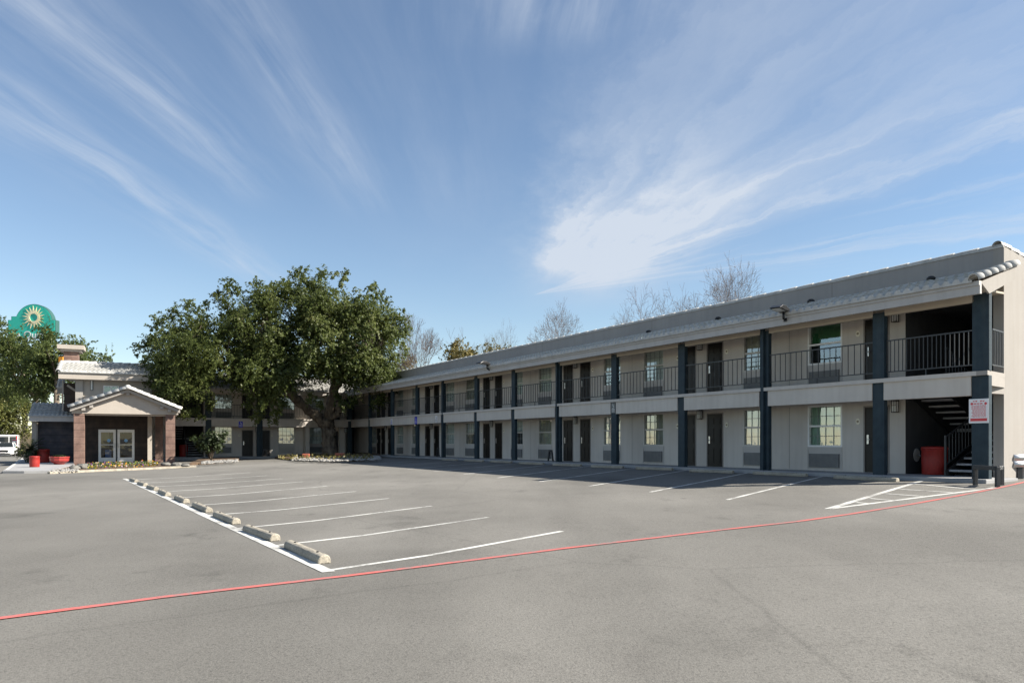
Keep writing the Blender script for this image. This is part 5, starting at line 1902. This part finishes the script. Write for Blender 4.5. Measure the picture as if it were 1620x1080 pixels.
bt(925, 535, 95, 1.0, 18, 'faint bare tree right of the round headed bare tree', depth=6, r0=.09, first=.3, wide=.6)
leafy_tree('olive_tree', gb(736, 82), at(734, 562, 82), (2.2, 1.8, 1.7), 16, .13, M['leaf_olive'], 'yellowish olive green tree peeking over the long wing parapet', None, 31, .2, 420, .8, rr_=(.6, .95))
leafy_tree('olive_tree', gb(790, 84), at(784, 558, 84), (1.6, 1.4, 1.0), 9, .12, M['leaf_olive'], 'small olive foliage round the leaning bare tree', None, 32, .15, 330, .8, rr_=(.5, .9))
leafy_tree('olive_tree', gb(640, 86), at(640, 583, 86), (2.2, 1.6, 1.6), 12, .13, M['leaf_olive'], 'pale olive bush just right of the oak crown', None, 33, .15, 220, .8, rr_=(.6, 1.))

# =================================================================== tall sign
SY = 105.0
sc0 = SY / F
t = empty('pylon_sign', gb(50, SY), 0, 'tall green sign with a yellow sun emblem rising behind the trees', 'sign')
o0 = Vector(t.location)


def S(px, py): p = at(px, py, SY) - o0; return (p.x, p.z)


pts = [(12.5, 535), (12.5, 506), (17.8, 506), (17.8, 500.3), (24.5, 500.3)]
cx_, cy_, rx2 = 53.5, 510.5, 29.5
for a in range(0, 25):
    an = math.pi * (.89 - a * .80 / 24)
    pts.append((cx_ + rx2 * math.cos(an), cy_ - rx2 * math.sin(an)))
pts += [(82, 506), (88, 506), (88, 535)]
b = MB(); b.prism([S(*p) for p in pts], 'y', 0, .9); b.obj('sign_panel', M['sign_edge'], t)
b = MB(); cxm = sum(p[0] for p in pts) / len(pts)
ip = [(50.2 + (p[0] - 50.2) * .975, 522 + (p[1] - 522) * .978) for p in pts]
b.prism([S(*p) for p in ip], 'y', -.05, -.002); b.obj('sign_face', M['sign_green'], t)
b = MB()
ec, n = (53.7, 502.2), 18
ring = [(ec[0] + 6.2 * math.cos(2 * math.pi * a / 36), ec[1] + 6.0 * math.sin(2 * math.pi * a / 36)) for a in range(36)]
ring2 = [(ec[0] + 9.5 * math.cos(2 * math.pi * a / 36), ec[1] + 9.3 * math.sin(2 * math.pi * a / 36)) for a in range(36)]
for a in range(36):
    q_ = (a + 1) % 36
    b.prism([S(*ring[a]), S(*ring[q_]), S(*ring2[q_]), S(*ring2[a])], 'y', -.11, -.055)
for a in range(n):
    an = 2 * math.pi * (a + .35) / n; w = .17
    L = 18.6 if a % 2 else 17.2
    b.prism([S(ec[0] + 9.2 * math.cos(an - w), ec[1] + 9.0 * math.sin(an - w)), S(ec[0] + L * math.cos(an), ec[1] + L * math.sin(an)), S(ec[0] + 9.2 * math.cos(an + w), ec[1] + 9.0 * math.sin(an + w))], 'y', -.10, -.056)
b.obj('sun_emblem', M['sun_yellow'], t)
cu = bpy.data.curves.new('sign_lettering', 'FONT'); cu.body = 'La Quinta'; cu.size = 1.35; cu.extrude = .02; cu.align_x = 'CENTER'
tmp = bpy.data.objects.new('tmp', cu); COL.objects.link(tmp); cu.materials.append(M['sign_white'])
me_ = bpy.data.meshes.new_from_object(tmp.evaluated_get(bpy.context.evaluated_depsgraph_get())); bpy.data.objects.remove(tmp)
to = bpy.data.objects.new('sign_lettering', me_); COL.objects.link(to)
to.rotation_euler = (R(90), 0, 0); lx_, lz_ = S(50, 534.5); to.location = (lx_, -.08, lz_); to.parent = t
b = MB()
for px in (36, 66): b.box(S(px, 600)[0] - .25, S(px, 600)[0] + .25, .2, .7, -.3, S(px, 530)[1]); b.m = 0
b.obj('pole', M['lamp_black'], t)

# =================================================================== vehicles at the left edge
p = gp(4, 722.5)
YC = 77.0
cp = gb(4.5, YC)
car = empty('parked_car', cp, R(27), 'white sedan parked facing the camera at the left picture edge', 'car')
hw = .92
b = MB()


def section(y, half, zs):   # ring of points across the car at depth y
    return [(-half[i], y, zs[i]) for i in range(len(zs))] + [(half[i], y, zs[i]) for i in reversed(range(len(zs)))]


secs = [section(-.02, [.70, .80, .80, .70, .55], [.22, .35, .55, .68, .72]), section(.15, [.84, .91, .92, .82, .60], [.18, .32, .60, .76, .80]), section(1.3, [.88, .93, .94, .88, .72], [.18, .32, .65, .90, .94]),
        section(1.35, [.88, .93, .94, .88, .72], [.18, .32, .65, .90, .95]), section(3.4, [.88, .93, .94, .9, .75], [.18, .32, .68, .93, .97]), section(4.5, [.82, .88, .9, .82, .7], [.25, .35, .7, .98, 1.02]), section(4.7, [.7, .78, .8, .7, .6], [.35, .45, .7, .9, .95])]
m = len(secs[0])
for s_ in secs: b.v += s_
for i in range(len(secs) - 1):
    for j in range(m):
        q2 = (j + 1) % m
        b.f.append((i * m + j, i * m + q2, (i + 1) * m + q2, (i + 1) * m + j)); b.sm.append(True); b.mi.append(0)
b.f.append(tuple(range(m))[::-1]); b.sm.append(True); b.mi.append(0)
b.f.append(tuple((len(secs) - 1) * m + j for j in range(m))); b.sm.append(True); b.mi.append(0)
# roof shell
roof = [(-.60, 2.1, 1.40), (.60, 2.1, 1.40), (.60, 3.2, 1.42), (-.60, 3.2, 1.42)]
b.face(roof)
for sx in (-1, 1):
    b.bar((sx * .78, 1.25, .93), (sx * .60, 2.1, 1.39), .06); b.bar((sx * .60, 2.1, 1.39), (sx * .60, 3.2, 1.41), .06); b.bar((sx * .60, 3.2, 1.41), (sx * .76, 4.1, .98), .08)
body = b.obj('body', M['car_white'], car)
b = MB()
b.face([(-.76, 1.28, .94), (.76, 1.28, .94), (.59, 2.1, 1.38), (-.59, 2.1, 1.38)])
for sx in (-1, 1): b.face([(sx * .77, 1.35, .95), (sx * .60, 2.1, 1.38), (sx * .60, 3.2, 1.39), (sx * .76, 4.0, .99)])
b.face([(-.74, 4.05, .99), (.74, 4.05, .99), (.59, 3.2, 1.4), (-.59, 3.2, 1.4)])
b.obj('windscreen', M['car_glass'], car)
b = MB(); b.prism([(-.42, .42), (.42, .42), (.50, .60), (.40, .66), (-.40, .66), (-.50, .60)], 'y', -.05, .02); b.obj('front_grille', M['car_black'], car)
b = MB(); b.box(-.62, .62, -.045, .03, .22, .33); b.obj('bumper_intake', M['car_black'], car)
for sx in (-1, 1):
    b = MB(); b.prism([(sx * .55, .60), (sx * .86, .70), (sx * .84, .62), (sx * .60, .54)], 'y', .0, .12); b.obj('headlight', M['lamp_clear'], car)
    b = MB(); b.box(sx * .90, sx * 1.06, 1.35, 1.45, .92, 1.04); b.obj('wing_mirror', M['car_white'], car, .02)
    for y in (.85, 3.6):
        b = MB(); k = 18
        b.prism([(y + .32 * math.cos(2 * math.pi * a / k), .32 + .32 * math.sin(2 * math.pi * a / k)) for a in range(k)], 'x', sx * .72, sx * .945)
        wh = b.obj('wheel', M['tyre'], car)
        b = MB(); b.prism([(y + .21 * math.cos(2 * math.pi * a / k), .32 + .21 * math.sin(2 * math.pi * a / k)) for a in range(k)], 'x', sx * .946, sx * .955); b.obj('rim', M['steel'], wh)
b = MB(); b.box(-.26, .26, -.06, -.052, .36, .42); b.obj('licence_plate', M['sign_white'], car)

vp = gb(6, 90.0)
van = empty('delivery_van', vp, R(31), 'white boxy van with dark windows and red edge parked behind the sedan', 'van')
xr = at(25, 690, 90.0).x - vp.x; zt_ = at(10, 687.5, 90.0).z - vp.z
b = MB(); b.box(xr - 2.1, xr, 0, 5.0, .35, zt_ - .12); b.box(xr - 2.15, xr + .03, -.06, 5.03, zt_ - .12, zt_)
b.obj('body', M['car_white'], van, .03)
b = MB(); b.box(xr - 1.95, xr - .95, -.03, .02, 1.15, zt_ - .22); b.box(xr - .84, xr - .22, -.03, .02, 1.15, zt_ - .22); b.obj('windscreen', M['car_glass'], van)
b = MB(); b.box(xr - .19, xr - .08, -.04, .03, .5, zt_ - .16); b.obj('red_trim', M['red_paint_gloss'], van)
for sx in (-2.05, -.25):
    for y in (.9, 4.0):
        b = MB(); b.prism([(y + .36 * math.cos(2 * math.pi * a / 16), .36 + .36 * math.sin(2 * math.pi * a / 16)) for a in range(16)], 'x', xr + sx, xr + sx + .26); b.obj('wheel', M['tyre'], van)
sp_ = gb(23.5, 84)
t = empty('post_sign', sp_, 0, 'small white and red sign on a post beside the white van', 'sign')
b = MB(); b.tube([(0, 0, -.1), (0, 0, 1.6)], .03, 8); b.obj('pole', M['steel'], t)
hx = .26; z0 = at(23.5, 704.3, 84).z - sp_.z; z1 = at(23.5, 694.3, 84).z - sp_.z
b = MB(); b.box(-hx, hx, -.05, -.032, z0, z1); b.obj('sign_panel', M['sign_white'], t)
b = MB(); b.box(-hx + .03, hx - .03, -.056, -.051, z0 + .04, z0 + .13); b.box(-hx + .03, hx - .03, -.056, -.051, z1 - .17, z1 - .05); b.obj('sign_print', M['sign_red'], t)
fp = gb(30, 102)
b = MB(); xa = at(12, 690, 102).x; xb = at(58, 690, 102).x
b.box(xa - 6, xb + 4, 102, 102.3, gz(xa, 102) - .3, at(40, 684.5, 102).z)
tag(b.obj('boundary_wall', M['tan_wall']), 'plain tan boundary wall behind the parked vehicles', 'wall')
b = MB()
p_ = at(97, 569, 64)
b.box(p_.x - .17, p_.x + .17, 63.9, 64.1, p_.z - .22, p_.z + .24)
b.box(p_.x + .05, p_.x + .09, 63.98, 64.02, -1.5, p_.z - .22)
tag(b.obj('orange_marker', M['orange']), 'small orange panel on a post beside the chimney', 'marker')

# =================================================================== sky, sun, camera
EL = R(36.2)
SUN = Vector((8.45, -.9, 0)).normalized() * math.cos(EL) + Vector((0, 0, math.sin(EL)))
sl = bpy.data.lights.new('sun', 'SUN'); sl.energy = 4.8; sl.angle = R(.55); sl.color = (1, .935, .83)
so = bpy.data.objects.new('sun', sl); COL.objects.link(so)
so.rotation_euler = SUN.to_track_quat('Z', 'Y').to_euler()
so.location = (40, 0, 40)

wd = bpy.data.worlds.new('World'); sc.world = wd; wd.use_nodes = True
nt = wd.node_tree
for n in list(nt.nodes): nt.nodes.remove(n)
out = node(nt, 'ShaderNodeOutputWorld')
sky = node(nt, 'ShaderNodeTexSky', sky_type='NISHITA')
sky.sun_disc = False; sky.sun_elevation = EL; sky.sun_rotation = math.atan2(SUN.x, SUN.y)
sky.air_density = 1.0; sky.dust_density = .0; sky.ozone_density = 1.4
bg = node(nt, 'ShaderNodeBackground'); bg.inputs[1].default_value = .060
nt.links.new(sky.outputs[0], bg.inputs[0])
tc = node(nt, 'ShaderNodeTexCoord')
sx = node(nt, 'ShaderNodeSeparateXYZ'); nt.links.new(tc.outputs['Generated'], sx.inputs[0])


def mth(op, a, b_=None, c_=None, clamp=False):
    n = node(nt, 'ShaderNodeMath', operation=op, use_clamp=clamp)
    for i, v in enumerate((a, b_, c_)):
        if v is None: continue
        if isinstance(v, (int, float)): n.inputs[i].default_value = v
        else: nt.links.new(v, n.inputs[i])
    return n.outputs[0]


zz = mth('MAXIMUM', sx.outputs[2], .03)
A0 = mth('DIVIDE', sx.outputs[0], zz)
B0 = mth('DIVIDE', sx.outputs[1], zz)


def wnoise(a, b_, ka, kb, detail, off=0.0, rough=.6):
    cb = node(nt, 'ShaderNodeCombineXYZ')
    nt.links.new(mth('MULTIPLY_ADD', a, ka, off), cb.inputs[0]); nt.links.new(mth('MULTIPLY_ADD', b_, kb, off * .7), cb.inputs[1])
    n = node(nt, 'ShaderNodeTexNoise'); n.inputs['Scale'].default_value = 1.0; n.inputs['Detail'].default_value = detail; n.inputs['Roughness'].default_value = rough
    nt.links.new(cb.outputs[0], n.inputs['Vector'])
    return n.outputs['Fac']


warp = wnoise(A0, B0, .8, .4, 3, 3.1)
A = mth('MULTIPLY_ADD', mth('SUBTRACT', warp, .5), .34, A0)
streak = wnoise(A, B0, 6.0, .5, 6, 5.7, .6)
fibre = wnoise(A, B0, 19.0, 1.0, 6, 9.3, .62)
puff = wnoise(A0, B0, 3.0, 1.4, 8, 1.9, .66)
soft = wnoise(A0, B0, 1.6, .7, 4, 7.7, .55)


def sstep(v, e0, e1):
    mr = node(nt, 'ShaderNodeMapRange', interpolation_type='SMOOTHSTEP')
    mr.inputs[1].default_value = e0; mr.inputs[2].default_value = e1; mr.inputs[3].default_value = 0; mr.inputs[4].default_value = 1
    nt.links.new(v, mr.inputs[0])
    return mr.outputs[0]


def inv_(v): return mth('SUBTRACT', 1.0, v)


def gauss(v, c, w):
    d = mth('DIVIDE', mth('SUBTRACT', v, c), w)
    return mth('POWER', 2.718, mth('MULTIPLY', mth('MULTIPLY', d, d), -1.0))


# fan of cirrus on the right, spreading from a point low in the middle of the view
da = mth('SUBTRACT', A0, .15)
db = mth('SUBTRACT', 5.15, B0)
th = mth('ARCTAN2', da, db)
th = mth('MULTIPLY_ADD', mth('SUBTRACT', puff, .5), .16, th)
th = mth('MULTIPLY_ADD', mth('SUBTRACT', soft, .5), .14, th)
rad = mth('SQRT', mth('ADD', mth('MULTIPLY', da, da), mth('MULTIPLY', db, db)))
ray1 = wnoise(th, rad, 13.0, .45, 6, 2.2, .6)
ray2 = wnoise(th, rad, 44.0, 1.1, 5, 4.4, .62)
fan = mth('MULTIPLY', sstep(th, -.05, .10), inv_(sstep(th, .40, .62)))
fan = mth('MULTIPLY', fan, sstep(rad, .25, 1.25))
core = mth('MULTIPLY', fan, inv_(mth('MULTIPLY', sstep(rad, 1.7, 3.1), .62)))
body = mth('MULTIPLY', core, mth('ADD', mth('MULTIPLY_ADD', sstep(ray1, .26, .70), .40, .24), mth('ADD', mth('MULTIPLY', sstep(ray2, .34, .74), .13), mth('MULTIPLY', sstep(puff, .32, .70), .24))))
blob = mth('MULTIPLY', gauss(mth('MULTIPLY_ADD', mth('SUBTRACT', soft, .5), .5, A0), .56, .40), gauss(mth('MULTIPLY_ADD', mth('SUBTRACT', puff, .5), 1.5, B0), 4.3, .95))
blob = mth('MULTIPLY', blob, mth('MULTIPLY_ADD', sstep(puff, .30, .66), .70, .32))
wide = mth('MULTIPLY', mth('MULTIPLY', sstep(th, .30, .5), inv_(sstep(th, .85, 1.25))), mth('MULTIPLY', sstep(ray1, .40, .75), .55))
dens_r = mth('ADD', mth('ADD', body, blob), wide)
g1 = mth('MULTIPLY', gauss(A, -1.50, .15), inv_(sstep(B0, 3.9, 5.2)))
g2 = mth('MULTIPLY', gauss(A, -1.08, .15), inv_(sstep(B0, 2.4, 3.4)))
g3 = mth('MULTIPLY', gauss(A, -.66, .12), mth('MULTIPLY', inv_(sstep(B0, 2.6, 3.6)), .75))
g4 = mth('MULTIPLY', gauss(A, -.25, .22), mth('MULTIPLY', inv_(sstep(B0, 2.6, 4.0)), .22))
g5 = mth('MULTIPLY', gauss(A, .14, .22), mth('MULTIPLY', inv_(sstep(B0, 1.72, 2.0)), .95))
gl = mth('ADD', mth('ADD', mth('ADD', g1, g2), mth('ADD', g3, g4)), g5)
dens_l = mth('MULTIPLY', gl, mth('ADD', mth('MULTIPLY', sstep(streak, .36, .72), .44), mth('ADD', mth('MULTIPLY', sstep(fibre, .40, .78), .15), mth('MULTIPLY', sstep(puff, .42, .75), .16))))
veil = mth('MULTIPLY', sstep(wnoise(A0, B0, 1.2, .5, 5, 12.0), .42, .85), .05)
dens = mth('MINIMUM', mth('ADD', mth('ADD', dens_r, dens_l), veil), .92)
dens = mth('MULTIPLY', dens, sstep(sx.outputs[2], .015, .09))
bg2 = node(nt, 'ShaderNodeBackground'); bg2.inputs[0].default_value = (.80, .88, 1.0, 1); bg2.inputs[1].default_value = .335
mx = node(nt, 'ShaderNodeMixShader')
nt.links.new(dens, mx.inputs[0]); nt.links.new(bg.outputs[0], mx.inputs[1]); nt.links.new(bg2.outputs[0], mx.inputs[2])
nt.links.new(mx.outputs[0], out.inputs[0])

cam = bpy.data.cameras.new('camera'); co = bpy.data.objects.new('camera', cam); COL.objects.link(co)
cam.sensor_width = 36; cam.lens = F / 1620 * 36; cam.shift_y = (HY - 540) / 1620
cam.clip_end = 3000; cam.clip_start = .05
co.location = (0, 0, 0); co.rotation_euler = (R(90), 0, 0)
sc.camera = co
vs = sc.view_settings
vs.view_transform = 'Standard'; vs.look = 'None'; vs.exposure = 1.34; vs.gamma = 1; vs.use_curve_mapping = False
sc.cycles.use_denoising = True
